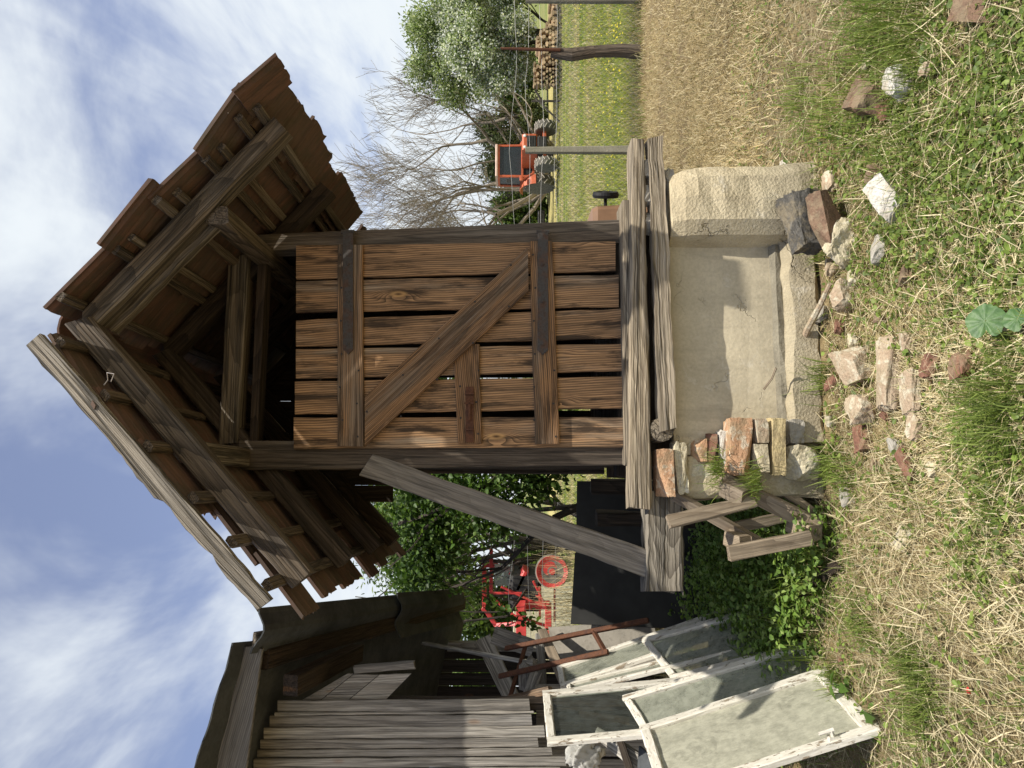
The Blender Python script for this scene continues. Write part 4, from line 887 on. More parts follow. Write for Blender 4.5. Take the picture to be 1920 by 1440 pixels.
def branch_tree(m, p, d, ln, r, depth, rn, spread=.5, upb=.12, minr=.006, twigs=None):
    n = 3 if depth > 1 else 2; pts = [Vector(p)]; dd = Vector(d).normalized(); rs = [r]
    for k in range(n):
        dd = (dd+Vector((rn.uniform(-1, 1), rn.uniform(-1, 1), rn.uniform(-1, 1)))*.16+Vector((0, 0, upb*.5))).normalized(); pts.append(pts[-1]+dd*(ln/n)); rs.append(max(minr, r*(1-.38*(k+1)/n)))
    m.tube(pts, rs, n=6 if r > .05 else (4 if r > .02 else 3), caps=False)
    if depth == 0:
        if twigs is not None: twigs.append((pts[-1].copy(), dd.copy()))
        return
    kids = rn.randint(2, 3) if depth > 2 else rn.randint(2, 4)
    for i in range(kids):
        a = Vector((rn.uniform(-1, 1), rn.uniform(-1, 1), rn.uniform(-.5, 1))).normalized(); nd = (dd*(1-spread*.6)+a*spread*1.25+Vector((0, 0, upb))).normalized()
        q = rn.uniform(.35, 1) if i else 1.0; ip = min(n-1, int(q*n)); base = pts[ip].lerp(pts[min(n, ip+1)], q*n-ip if q < 1 else 1)
        branch_tree(m, base, nd, ln*rn.uniform(.62, .88), max(minr, rs[-1]*(.95 if i == 0 else .7)), depth-1, rn, spread, upb, minr, twigs)

# bare tree behind the orange tractor
rn = random.Random(21); bc = Vector((9.7, 36, 0))
t = empty('bare_tree', bc, 'wide bare tree with grey fanning limbs behind the orange tractor', 'tree')
m = MB(501); lims = [(-.9, .1, .62, 3.4), (-.5, -.3, .85, 3.5), (-.05, .2, 1, 3.7), (.35, -.2, .95, 3.9), (.75, .2, .85, 3.9), (1.15, 0, .66, 4.0), (1.3, .4, .42, 3.6), (.1, .5, 1, 3.3), (-.75, .3, 1.0, 3.2)]
for k, (x, y, z, l) in enumerate(lims): branch_tree(m, (x*.25, y*.3, .3), (x, y, z), l*.90, .13, 6, rn, .50, .10, .0075)
m.build('limbs', MT['bark'], t)
m = MB(502); m.tube([(0, 0, -.1), (.05, 0, .4), (.1, .05, 1.0)], [.34, .28, .2], n=9); m.build('trunk', MT['bark'], t)
t = empty('bare_tree', (6.2, 40, 0), 'smaller bare tree left of the tractor, partly hidden by the crib post', 'tree'); m = MB(503)
for k in range(6): branch_tree(m, (0, 0, .2), (math.cos(k)*.7, math.sin(k)*.4, 1), 2.7, .10, 6, rn, .5, .1, .0075)
m.build('limbs', MT['bark'], t)

def bush(label, c, clumps, n, ln, cols, cat='shrub', name='shrub', bark='bark_dark', stems=5, up=0, wr=.5, sh=.55, h=1.5, group=None):
    t = empty(name, (c[0], c[1], 0), label, cat, group); m = MB(int(abs(c[0])*37+c[1]*11)); r2 = random.Random(int(c[0]*13+c[1]))
    for k in range(stems): branch_tree(m, (r2.uniform(-.2, .2), r2.uniform(-.2, .2), -.05), (r2.uniform(-.6, .6), r2.uniform(-.4, .4), 1), h*.55, .035+.012*h, 3, r2, .5, .12, .008)
    m.build('trunk', MT[bark], t); crown('crown', clumps, n, ln, cols, t, up=up, wratio=wr, shell=sh); return t
def rclumps(n, rx, ry, z0, z1, r0, r1, seed, taper=0.4):
    r2 = random.Random(seed); out = []
    for k in range(n):
        z = r2.uniform(z0, z1); q = (z-z0)/(z1-z0); f = 1-taper*abs(q-.4)*2; a = r2.uniform(0, 6.28); s_ = math.sqrt(r2.random())
        out.append(((rx*f*s_*math.cos(a), ry*f*s_*math.sin(a), z), r2.uniform(r0, r1)))
    return out
G1 = [(.075, .12, .025), (.10, .16, .03), (.05, .085, .02), (.14, .20, .05)]
WH = [(.74, .75, .70), (.66, .68, .61), (.22, .29, .12), (.28, .34, .16), (.14, .19, .08), (.72, .73, .68)]
bush('tall blossoming tree with white flowers among fresh green leaves above the woodpile', (14.9, 31), rclumps(44, 2.9, 2.2, 1.6, 4.3, .5, .95, 1)+rclumps(12, 1.7, 1.4, 4.0, 4.9, .4, .7, 7), 60000, .11, WH, 'tree', 'blossom_tree', 'bark_dark', 5, .2, .65, .3, 2.6)
bush('bright green treetop rising behind the blossoming tree', (15.6, 33.5), rclumps(30, 3.3, 1.6, 3.2, 6.3, .5, .9, 2), 19000, .15, [(.20, .27, .09), (.15, .21, .06), (.30, .35, .17), (.50, .53, .42)], 'tree', 'green_tree', 'bark_dark', 5, .3, .45, .4, 3.6)
OL = [(.105, .125, .055), (.07, .095, .04), (.14, .16, .08), (.05, .07, .03)]
hd = [(12.2, 41, 1.9, 3.6, OL, 'loose olive green shrub left of the woodpile under bare branches'), (14.6, 43, 2.0, 4.4, OL, 'tall grey green thicket behind the bare twigs and the woodpile'), (10.4, 44, 1.7, 3.0, G1, 'bright green shrub glimpsed between the bare limbs behind the tractor'),
      (7.2, 45, 2.2, 2.4, [(.16, .13, .085), (.12, .10, .065), (.20, .17, .11), (.09, .11, .05)], 'brown brushy hedge clump between the tractor and the crib post'), (18.5, 44, 2.2, 3.8, G1, 'green shrub behind the far end of the woodpile'), (4.2, 46, 2.4, 2.5, [(.16, .13, .085), (.10, .12, .05), (.2, .17, .11)], 'brown green hedge clump hidden mostly behind the crib')]
for i, (x, y, w, h, cs, lb_) in enumerate(hd): bush(lb_, (x, y), rclumps(20, w*.95, 1.0, .3, h*.92, .5, .95, 20+i), 9000, .20, cs, wr=.5, h=h*.9, stems=7, sh=.3, up=.3, group='shrubs along the meadow edge')
# left side trees seen through the gap
MAP = [(.06, .115, .022), (.085, .15, .03), (.13, .20, .045), (.045, .085, .018)]
bush('leafy dark green maple overhanging the gap behind the crib', (-.7, 7.6), [((-.45, -.2, 2.05), .50), ((-.9, -.1, 2.5), .36), ((-.9, .0, 2.55), .5), ((-.3, 0, 2.6), .55), ((.4, .2, 2.2), .6), ((.7, .2, 2.8), .5), ((-1.3, .1, 2.6), .4), ((-.15, -.3, 1.6), .45), ((-.62, -.3, 1.75), .3), ((.35, 0, 1.5), .5), ((-.25, -.2, 1.35), .25), ((.0, .2, 3.0), .5), ((.1, -.1, 1.1), .35)], 15000, .055, MAP, 'tree', 'maple_tree', 'bark_dark', 4, -.5, .85, .25, 2.6)
LG = [(.15, .21, .05), (.10, .16, .035), (.20, .26, .07), (.07, .11, .025)]
bush('light feathery green tree behind the shed roof and the maple', (-2.6, 12.5), rclumps(26, 1.8, 1.2, 2.6, 3.9, .35, .6, 31, .3)+[((-1.25, 0, 3.2), .5), ((-1.5, 0, 2.9), .45)], 15000, .10, LG, 'tree', 'feathery_tree', 'bark_dark', 5, -.4, .3, .3, 3.2)
bush('green tree far behind the red machine', (-7, 24), rclumps(22, 4.2, 1.6, 1.0, 4.4, .7, 1.1, 33), 9000, .2, G1, 'tree', 'green_tree', 'bark_dark', 5, .1, .6, .35, 4)

# ---------------------------------------------------------------- woodpile and far bits
LX = P(1010, 85, 29)
def log_mesh(seed):
    m = MB(seed); r2 = m.rn; k = r2.randint(5, 7); r = r2.uniform(.8, 1.1); a = [(r*r2.uniform(.75, 1.1)*math.cos(6.283*i/k), r*r2.uniform(.75, 1.1)*math.sin(6.283*i/k)) for i in range(k)]
    rings = [[Vector((x*.072, y_, z*.072)) for x, z in a] for y_ in (-.5, .5)]; m.loft(rings, [[(p.y, p.x, p.z) for p in q] for q in rings], r2.random()); return m
protos = []
for k in range(7):
    o_ = log_mesh(600+k).build('log', MT['log']); protos.append(o_)
used_p = set()
def put_log(x, y, z, rz, sc):
    k = RND.randrange(7)
    if k in used_p: o_ = protos[k].copy(); COL.objects.link(o_)
    else: o_ = protos[k]; used_p.add(k)
    o_.location = (x, y, z); o_.rotation_euler = (0, RND.uniform(0, 6), rz); o_.scale = (sc, 1, sc); tag(o_, 'split log stacked in the woodpile beyond the meadow', 'log', 'logs in the woodpile')
for row in range(7):
    for k in range(17):
        x = 12.35+k*.142+row*.05+RND.uniform(-.03, .03)
        if row > 4+2.2*math.sin(k*.31+.4): continue
        put_log(x, 29+RND.uniform(-.05, .05), .22+row*.118, RND.uniform(-.15, .15), RND.uniform(.85, 1.15))
for row in range(8):
    for k in range(6): put_log(11.65+k*.15+row*.0, 28.9+RND.uniform(-.05, .05), .22+row*.118, RND.uniform(-.35, -.1), RND.uniform(.7, .95))
for q in range(7):
    if q not in used_p: put_log(12.4+q*.15, 29, 1.05, 0, .9)
for i, z in enumerate((.05,)):
    board('pile_bearer', [V((11.4, 28.5, .12)), V((15.3, 28.5, .12)), V((15.3, 28.5, .02)), V((11.4, 28.5, .02))], .1, MT['farwood'], 'pale bearer timber under the front of the woodpile', 'timber', 640)
o = empty('wood_rack', (11.2, 29.3, 0), 'grey pole frame propping the left end of the woodpile', 'rack')
for i, (a, b) in enumerate((((0, 0, 0), (0, 0, 1.15)), ((0, -.3, 1.0), (-.9, -.2, .05)), ((0, .2, .7), (.5, .2, 1.0)))):
    m = MB(645+i); m.beam(a, b, .07, .07, wob=.006); m.build('pole', MT['farwood'], o)
for i, (x, y, h, lbl) in enumerate(((10.1, 38, 1.2, 'grey fence stake in the dark brush left of the woodpile'), (11.0, 39, 1.0, 'leaning grey stake in the brush nearer the woodpile'))):
    m = MB(650+i); m.beam((0, 0, 0), (.1*i, 0, h), .1, .1, wob=.006); ob = m.build('fence_stake', MT['farwood']); ob.location = (x, y, 0); tag(ob, lbl, 'stake')
bush('low dark bramble clump at the foot of the brush left of the woodpile', (11.2, 37), rclumps(8, 1.4, .5, .2, .8, .25, .45, 44), 1800, .1, [(.03, .045, .02), (.05, .06, .03), (.04, .04, .03)], h=.9, sh=.2)

# ---------------------------------------------------------------- wire fence along the yard
FY = 9.6
fence = wthing('wire_fence', (3, FY, 0), 'sagging wire mesh fence with mixed posts between yard and meadow', 'fence')
for i, X in enumerate((4.985, 3.03, -3.4, -5.4)):
    m = MB(660+i); m.beam((X-3, 0, -.1), (X-3, 0, 1.50 if i else 1.50), .10, .10, w1=.075, h1=.075, seg=8, wob=.002, ch=.012); ob = m.build('fence_post', MT['post_concrete'], fence)
    tag(ob, 'straight grey concrete fence post')
m = MB(665); pts = [(1.29, 0, -.1), (1.32, .0, .25), (1.31, 0, .6), (1.27, 0, .9), (1.30, 0, 1.17)]; m.tube(pts, [.095, .085, .075, .085, .065], n=9); pw = m.build('fence_post', MT['post'], fence); tag(pw, 'crooked dark wooden fence post')
m = MB(666); m.tube([(1.30, -.07, 1.05), (1.31, -.07, 1.45), (1.33, -.06, 1.82)], [.022, .022, .016], n=8); tag(m.build('fence_post', MT['rust'], fence), 'rusty pipe tied to the crooked wooden post')
m = MB(667); r2 = random.Random(9)
for k in range(175):
    for sgn in (1, -1):
        x0 = -5.6+k*.075; n_ = 4; m.tube([(x0-3+sgn*(z-.55)*1.0+r2.uniform(-.006, .006), .02*sgn*.1+r2.uniform(-.004, .004)+.03*math.sin(x0*2)*z, z) for z in (.02, .4, .78, 1.12)], .0021, n=3, caps=False)
m.build('mesh_netting', MT['wire'], fence)
for i, (za, sag) in enumerate(((1.12, .03), (1.32, .05), (1.50, .06), (1.72, .10))):
    xs_ = [(-5.4, 0), (-3.4, 0), (0, -1), (3.03, 0), (4.3, 0), (5.06, 0), (8.0, 0)]; m = MB(670+i); pts = []
    for k in range(60):
        x = -5.4+13.4*k/59; pts.append((x-3, .0, za-sag*abs(math.sin(x*1.1+i))+.01*math.sin(5*x+i)))
    m.tube(pts, .0024, n=4); m.build('strand_wire', MT['wire'], fence)

# ---------------------------------------------------------------- brown bin lying upside down behind the crib
bp = P(1132, 400, 5.35); o = wthing('wheelie_bin', (bp.x-.185, 5.35, 0), 'brown wheelie bin standing upside down behind the crib, black wheel in the air', 'bin')
m = MB(680); rings = []; gcs = []
for z, w, d_ in ((.0, .29, .30), (.06, .29, .30), (.07, .26, .27), (.90, .21, .22), (1.02, .205, .215), (1.055, .19, .2)):
    r_ = []
    for k in range(24):
        a = 6.2832*k/24; c_, s_ = math.cos(a), math.sin(a); e = .32; x = w*math.copysign(abs(c_)**e, c_); y = d_*math.copysign(abs(s_)**e, s_); rib = 1-.018*((k % 3) == 1)*(z > .07); r_.append(V((x*rib, y*rib, z)))
    rings.append(r_); gcs.append([tuple(p) for p in r_])
m.loft(rings, gcs, .5); m.build('bin_body', MT['bin_brown'], o)
m = MB(681); m.tube([(.05, -.03, .955), (.31, -.11, .955)], .012, n=8); m.build('axle', MT['black_plastic'], o)
m = MB(682); ax = V((.95, -.32, 0)).normalized(); c = V((.292, -.105, .955)); m.lathe([(-.022, .03), (-.022, .07), (-.02, .088), (0, .094), (.02, .088), (.022, .075), (.014, .06), (.014, .03), (.024, .025), (.024, .0)], c, ax, 28); m.build('wheel', MT['black_plastic'], o)

# ---------------------------------------------------------------- orange tractor
tr = empty('orange_tractor', (9.5, 31, .10), 'old orange tractor with a square glazed cab parked facing us at the meadow edge', 'tractor', None, R(9))
def wheel(par, x, y, r, w, mat, nm, seed, rim='tractor_orange', lugs=15):
    m = MB(seed); m.lathe([(-w/2, r*.55), (-w/2, r*.82), (-w*.42, r*.93), (0, r*.96), (w*.42, r*.93), (w/2, r*.82), (w/2, r*.55)], (x, y, r), (1, 0, 0), 28); m0 = m; m = MB(seed+2)
    for k in range(lugs):
        for sg in (-1, 1):
            a0 = 6.2832*(k+(.5 if sg > 0 else 0))/lugs; p0 = V((x+sg*.02, y+r*.97*math.sin(a0), r+r*.97*math.cos(a0))); a1 = a0+.22; p1 = V((x+sg*w*.5, y+r*.93*math.sin(a1), r+r*.93*math.cos(a1)))
            m.beam(p0, p1, .036, .036, up=(p0-V((x, y, r))).normalized(), seg=1, wob=0, ch=.008)
    wo_ = m0.build(nm, MT[mat], par); m.build('tread', MT['tread'], wo_); m = MB(seed+1); m.lathe([(-w*.3, .02), (-w*.3, r*.5), (-w*.42, r*.57), (w*.42, r*.57), (w*.3, r*.5), (w*.2, r*.2), (w*.3, .02)], (x, y, r), (1, 0, 0), 20); m.build('rim', MT[rim], wo_); return wo_
wheel(tr, .80, -.95, .47, .36, 'tyre_pale', 'front_wheel', 700); wheel(tr, -.78, -.95, .47, .36, 'tyre_pale', 'front_wheel', 704)
wheel(tr, .80, .9, .68, .42, 'tyre', 'rear_wheel', 708); wheel(tr, -.80, .9, .68, .42, 'tyre', 'rear_wheel', 712)
m = MB(716); m.beam((-.75, -.95, .52), (.75, -.95, .52), .16, .14, seg=4, wob=.004); m.build('front_axle', MT['tractor_orange'], tr)
m = MB(717); m.box((0, -.5, 1.12), (.66, 1.75, .62), ch=.07); m.build('hood', MT['tractor_orange'], tr)
m = MB(718); m.box((0, -1.385, 1.05), (.48, .04, .38), ch=.02)
for k in range(5): m.box((0, -1.41, .92+k*.07), (.44, .02, .016), ch=.004)
m.build('grille', MT['dark_metal'], tr)
for sx in (-.24, .24):
    m = MB(719); m.lathe([(0, .055), (.02, .06), (.035, .04), (.04, .0)], (sx, -1.385, 1.32), (0, -1, 0), 14); m.build('headlight', MT['lamp_white'], tr)
m = MB(720); m.box((0, -.6, .62), (.42, 1.6, .42), ch=.05); m.build('engine_block', MT['dark_metal'], tr)
m = MB(721)
CB = [(-.70, .35), (.70, .35), (.70, 1.25), (-.70, 1.25)]
for x, y in CB: m.beam((x, y, .95), (x*.97, y, 2.42), .09, .09, seg=4, wob=.002)
for z, q in ((2.42, .97), (1.42, 1.0), (.95, 1)):
    for i in range(4): a, b = CB[i], CB[(i+1) % 4]; m.beam((a[0]*q, a[1], z), (b[0]*q, b[1], z), .09, .09, seg=2, wob=.002)
m.build('cab_frame', MT['tractor_orange'], tr)
m = MB(722); m.box((0, .8, 2.5), (1.42, 1.15, .12), ch=.05); m.build('cab_roof', MT['roof_white'], tr)
def pane_(nm, pts, seed, mat='windscreen'):
    m = MB(seed); p = [V(q) for q in pts]; n = (p[1]-p[0]).cross(p[3]-p[0]).normalized(); m.prism(p, n*.008); return m.build(nm, MT[mat], tr)
pane_('windscreen', [(-.66, .34, 1.46), (.66, .34, 1.46), (.64, .34, 2.38), (-.64, .34, 2.38)], 723)
for sx in (-.695, .695): pane_('side_window', [(sx, .4, 1.46), (sx, 1.2, 1.46), (sx*.97, 1.2, 2.38), (sx*.97, .4, 2.38)], 724)
m = MB(726); m.box((0, .38, 1.19), (1.30, .05, .42), ch=.02); m.build('cab_front_panel', MT['dark_metal'], tr)
for sx in (-1, 1):
    m = MB(727); pts = []
    for k in range(9):
        a = math.pi*(.05+.62*k/8); pts.append(V((sx*.86, 1.0-.80*math.cos(a), .72+.80*math.sin(a))))
    for a, b in zip(pts[:-1], pts[1:]): m.beam(a, b, .40, .03, up=((a+b)/2-V((sx*.86, 1, .72))).normalized(), seg=1, wob=0)
    m.build('fender', MT['tractor_orange'], tr)
    m = MB(728); m.beam((sx*.6, .2, .95), (sx*.82, .38, 1.42), .06, .06, seg=2); m.build('strut', MT['tractor_orange'], tr)
m = MB(729); m.tube([(-.7, .35, 1.95), (-.9, .25, 2.0)], .012, n=6); m.box((-.93, .25, 2.0), (.13, .03, .2), ch=.01); m.build('mirror', MT['dark_metal'], tr)
m = MB(730); m.box((-.85, .2, 1.46), (.2, .1, .14), ch=.02); m.build('side_lamp', MT['tractor_orange'], tr)
m = MB(731); m.tube([(-.3, .36, 2.3), (.12, .34, 1.8)], .01, n=5); m.build('wiper', MT['black_plastic'], tr)
m = MB(732); m.box((0, .85, 1.55), (.5, .4, .3), ch=.08); m.build('seat', MT['black_sheet'], tr)
# little trailer bits in the brush by the crib post
m = MB(735); m.box((0, 0, .55), (.9, .5, .35), ch=.04)
ob = m.build('dark_implement', MT['dark_metal']); ob.location = (8.3, 37.5, 0); tag(ob, 'dark farm implement lost in the brush by the crib post', 'implement')

# ---------------------------------------------------------------- red machine seen through the gap
RY = 11.5
rm = wthing('red_machine', (P(1035, 1120, RY).x, RY, 0), 'bright red farm machine with a tube frame and round wheel disc behind reeds', 'machine')
def rb(pts, w, h, seed, nm='frame_bar', mat='machine_red'):
    m = MB(seed)
    for a, b in zip(pts[:-1], pts[1:]): m.beam(P(*a), P(*b), w, h, seg=2, wob=.002)
    return wb(m, nm, MT[mat], rm)
rb([(908, 1050, RY+1), (908, 1143, RY)], .07, .07, 740); rb([(904, 1140, RY), (912, 1146, RY), (930, 1172, RY), (968, 1170, RY-.2)], .06, .06, 741)
rb([(921, 1030, RY+.6), (921, 1112, RY+.6)], .06, .06, 742); rb([(906, 1060, RY+.8), (925, 1060, RY+.8), (1000, 1080, RY+.5)], .07, .07, 743)
rb([(930, 1128, RY), (985, 1172, RY-.2)], .05, .05, 744); rb([(977, 1128, RY), (977, 1195, RY-.3)], .14, .16, 745, 'main_beam')
rb([(1028, 1130, RY), (1028, 1190, RY-.3)], .08, .10, 746, 'lower_beam'); rb([(972, 1134, RY), (1030, 1134, RY)], .1, .12, 747, 'frame_post'); rb([(985, 1160, RY), (1030, 1176, RY)], .04, .04, 748)
for i, (a, b) in enumerate((((940, 1100, RY), (1000, 1128, RY)), ((955, 1075, RY+.2), (1010, 1120, RY)), ((1000, 1090, RY-.1), (1030, 1150, RY-.1)), ((925, 1112, RY), (978, 1112, RY)), ((1012, 1100, RY), (1012, 1160, RY)), ((1040, 1105, RY), (1040, 1165, RY)))): rb([a, b], .035, .035, 757+i)
c = P(1035, 1071, RY); m = MB(750); m.lathe([(-.10, .08), (-.12, .22), (-.06, .262), (.06, .262), (.10, .22), (.08, .08)], c, (.25, -1, .05), 26); w_ = wb(m, 'wheel', MT['tyre'], rm)
m = MB(751); m.lathe([(-.06, .0), (-.06, .22), (-.02, .245), (.01, .24), (-.02, .17), (-.035, .05), (-.01, .045), (-.01, .0)], c+V((.02, -.11, 0)), (.25, -1, .05), 24); wb(m, 'wheel_disc', MT['machine_red'], rm)
m = MB(752); a = P(985, 1100, RY+.4); m.box(a, (.55, .8, .5), ch=.06); wb(m, 'engine_block', MT['dark_metal'], rm)
m = MB(753); a = P(978, 1083, RY+.2); m.box(a, (.32, .4, .10), rotm(0, 25, 0), ch=.03); wb(m, 'cover', MT['machine_red'], rm)
m = MB(754); a = P(945, 1078, RY+.3); m.box(a, (.34, .03, .3), ch=.02); wb(m, 'screen', MT['glass_grey'], rm)
# pale barn wall far left
m = MB(756); a = P(960, 1176, 22); m.box((0, 0, .9), (2.6, .3, 1.8), ch=.02); ob = m.build('low_wall', MT['pale_stone']); ob.location = (a.x, 22, 0); tag(ob, 'low pale wall glimpsed far behind the red machine', 'wall')
# ---------------------------------------------------------------- grass, straw and weeds
def vnoise(x, y, f, seed):
    r2 = np.random.default_rng(seed); v = np.zeros_like(x)
    for k in range(7):
        a = r2.uniform(0, 6.28); fr = f*r2.uniform(.6, 1.7); v += np.sin(fr*(x*np.cos(a)+y*np.sin(a))+r2.uniform(0, 6.28))
    return v/7*1.6
def inside(x, y):
    rx, ry = x-OX, y-OY; s = rx*UX+ry*UY; d = rx*NX+ry*NY
    base = (s > -.86) & (s < .96) & (d > -.20) & (d < 1.75); sh = (s < -1.75) & (d > .95) & (d < 4.7)
    return base | sh
def sample(n, y0, y1, pw=1.0, margin=.62):
    u = rng.random(n*2); e = 1-pw
    Y = (y0**e+u*(y1**e-y0**e))**(1/e) if abs(e) > 1e-6 else y0*(y1/y0)**u
    X = (rng.random(n*2)*2-1)*(margin*Y+.25); ok = ~inside(X, Y); X, Y = X[ok][:n], Y[ok][:n]
    return X, Y
# green zones, given where they lie on the ground
ZN = [(1540, 215, .30, 1.0), (1500, 180, .22, .8), (1660, 80, .33, 1.2), (1620, 40, .25, 1.0), (1700, 120, .3, .8), (1780, 330, .42, 1.0), (1720, 250, .35, .9), (1850, 200, .35, .9), (1880, 420, .35, .9), (1700, 430, .3, .8), (1620, 300, .3, .6), (1820, 520, .25, .5), (1510, 715, .16, .8), (1870, 770, .22, 1.0), (1900, 850, .2, .6), (1600, 1170, .14, .9), (1720, 1270, .16, 1.0), (1740, 1330, .16, .8), (1560, 880, .18, .9), (1540, 1290, .14, .8), (1400, 900, .2, .8), (1640, 900, .16, .6), (1720, 960, .14, .4), (1560, 300, .2, .6), (1880, 970, .14, .6), (1690, 560, .2, .3), (1480, 1100, .5, 1.0), (1580, 1060, .2, .7), (1830, 1040, .12, .6), (1320, 40, .25, .35), (1290, 170, .2, .3)]
ZW = [(PZ(x, y).x, PZ(x, y).y, r, a) for x, y, r, a in ZN]
def green(X, Y):
    g = np.zeros_like(X)
    for x, y, r, a in ZW: g = np.maximum(g, a*np.exp(-((X-x)**2+((Y-y)*.8)**2)/(r*r)))
    return g
ST = [(.52, .42, .23), (.61, .52, .32), (.38, .295, .15), (.67, .59, .39), (.25, .20, .105), (.36, .32, .17)]
def straw_cols(n, dark=0.0): c = np.array(ST)[rng.integers(0, len(ST), n)]*(.75+.5*rng.random(n))[:, None]; return c*(1-dark)
# tangled dry clippings near the camera
X, Y = sample(118000, 1.9, 6.6, 1.0); keep = (rng.random(len(X)) > .30*green(X, Y)+.04) & (rng.random(len(X)) < np.clip((6.5-Y)/1.6, 0, 1)); X, Y = X[keep], Y[keep]; n = len(X)
az = 2.2*vnoise(X, Y, 2.6, 3)+rng.normal(size=n)*1.1; ln = rng.gamma(3.0, .0155, n)+.015; l0 = np.clip(rng.normal(1.25, .28, n), .2, 1.68)
sv = .8+.45*vnoise(X, Y, 1.6, 8)[:, None]
o = blades('dry_grass', np.c_[X, Y, gz(X, Y)-.012+rng.random(n)**2*.028], az, ln, rng.uniform(.0013, .0031, n), l0, rng.normal(.3, .6, n), straw_cols(n)*np.clip(sv, .45, 1.2), MT['straw']); tag(o, 'tangled dry straw clippings in front of the crib', 'dry grass', kind='stuff')
X, Y = sample(3800, 1.9, 6.0, 1.2); n = len(X)
o = blades('loose_straws', np.c_[X, Y, gz(X, Y)+rng.random(n)*.02], rng.uniform(0, 6.28, n), rng.uniform(.08, .24, n), rng.uniform(.0025, .0055, n), np.clip(rng.normal(1.42, .12, n), 1, 1.6), rng.normal(.1, .3, n), np.array([(.66, .57, .36)])*(.7+.5*rng.random(n))[:, None], MT['straw']); tag(o, 'long loose pale straws lying over the near grass', 'straw', kind='stuff')
# mown yard towards the fence
X, Y = sample(112000, 3.9, 10.2, 1.35); keep = rng.random(len(X)) < np.clip((Y-4.2+.5*vnoise(X, Y, 2, 61))/1.3, 0, 1); X, Y = X[keep], Y[keep]; n = len(X); az = rng.uniform(0, 6.28, n); sv = .82+.4*vnoise(X, Y, 1.1, 9)[:, None]
o = blades('mown_straw', np.c_[X, Y, gz(X, Y)-.012+rng.random(n)*.02], az, rng.uniform(.03, .10, n), rng.uniform(.003, .006, n), np.clip(rng.normal(1.05, .35, n), .1, 1.6), rng.normal(.3, .4, n), straw_cols(n)*np.clip(sv, .5, 1.2)*np.array([1.0, .97, .9]), MT['straw']); tag(o, 'short mown straw covering the yard up to the fence', 'straw', kind='stuff')
# short moss and seedlings in the straw
GR = [(.17, .225, .045), (.22, .285, .06), (.13, .18, .038), (.28, .33, .09), (.11, .155, .032)]
def gcols(n): return np.array(GR)[rng.integers(0, len(GR), n)]*(.7+.6*rng.random(n))[:, None]
X, Y = sample(150000, 1.9, 9.5, 1.2); g = green(X, Y)*(.6+.8*np.clip(vnoise(X, Y, 5, 44)+.3, 0, 1))+.16*np.clip(vnoise(X, Y, 3.2, 14)+.1, 0, 1)*(Y < 5.2)+.15*(Y < 5.5)+.02; keep = rng.random(len(X)) < g*.24; X, Y = X[keep], Y[keep]; n = len(X)
o = blades('short_grass', np.c_[X, Y, gz(X, Y)-.012], rng.uniform(0, 6.28, n), rng.gamma(4, .014, n)+.02, rng.uniform(.002, .0045, n), np.abs(rng.normal(.45, .3, n)), rng.normal(.5, .4, n), gcols(n), MT['grass']); tag(o, 'short green grass growing through the straw', 'grass', kind='stuff')
# clover-like ground cover leaves
X, Y = sample(130000, 1.9, 5.5, 1.0); g = np.zeros_like(X)
for (x, y, r, a) in [ZW[i] for i in (5, 6, 7, 8, 9, 10, 11, 23, 18, 26, 28, 14)]: g = np.maximum(g, a*np.exp(-((X-x)**2+((Y-y)*.8)**2)/(r*r*1.2)))
g += .15+.30*np.clip(vnoise(X, Y, 4.0, 15)+.1, 0, 1); keep = rng.random(len(X)) < g*.25; X, Y = X[keep], Y[keep]; n = len(X); a = rng.uniform(0, 6.28, n)
o = leaves('ground_cover', np.c_[X, Y, gz(X, Y)+.002+rng.random(n)*.03], np.c_[np.cos(a), np.sin(a), rng.normal(.1, .3, n)], np.c_[rng.normal(0, .45, (n, 2)), np.ones(n)], rng.uniform(.012, .034, n), rng.uniform(.011, .027, n), gcols(n)*np.array([.95, 1.02, .95])*(.8+.3*rng.random(n))[:, None], MT['leaf']); tag(o, 'small round leaved ground cover in the near grass', 'ground cover', kind='stuff')
# taller tufts
TF = [(1555, 205, 161, 0.17, 0.125), (1500, 175, 140, 0.15, 0.125), (1600, 235, 105, 0.15, 0.1), (1690, 70, 294, 0.22, 0.1875), (1640, 45, 210, 0.2, 0.15), (1700, 130, 168, 0.2, 0.15), (1600, 110, 140, 0.16, 0.15), (1520, 722, 170, 0.19, 0.0625), (1545, 705, 90, 0.15, 0.05), (1890, 770, 260, 0.2, 0.08750000000000001), (1860, 790, 160, 0.18, 0.075), (1615, 1165, 130, 0.1, 0.0625), (1640, 1190, 110, 0.09, 0.0625), (1720, 1250, 200, 0.12, 0.075), (1745, 1290, 170, 0.12, 0.075), (1735, 1335, 160, 0.12, 0.075), (1570, 1270, 130, 0.14, 0.0625), (1560, 870, 150, 0.15, 0.075), (1590, 895, 100, 0.14, 0.0625), (1700, 290, 91, 0.14, 0.125), (1640, 300, 120, 0.12, 0.125), (1900, 660, 100, 0.1, 0.075), (1880, 900, 80, 0.1, 0.0625), (1870, 965, 80, 0.1, 0.0625), (1530, 470, 70, 0.13, 0.0625), (1520, 360, 80, 0.12, 0.075), (1480, 350, 60, 0.1, 0.0625), (1760, 600, 60, 0.07, 0.075), (1690, 905, 60, 0.07, 0.0625), (1850, 1060, 60, 0.07, 0.0625)]
ps, cs, ls = [], [], []
for x, y, n_, h, r in TF:
    c = PZ(x+6, y); q = rng.normal(size=(n_, 2))*r*.75; ps.append(np.c_[c.x+q[:, 0], c.y+q[:, 1], np.zeros(n_)]); ls.append(h*rng.uniform(.45, 1.25, n_)); cs.append(gcols(n_)*rng.uniform(.85, 1.25))
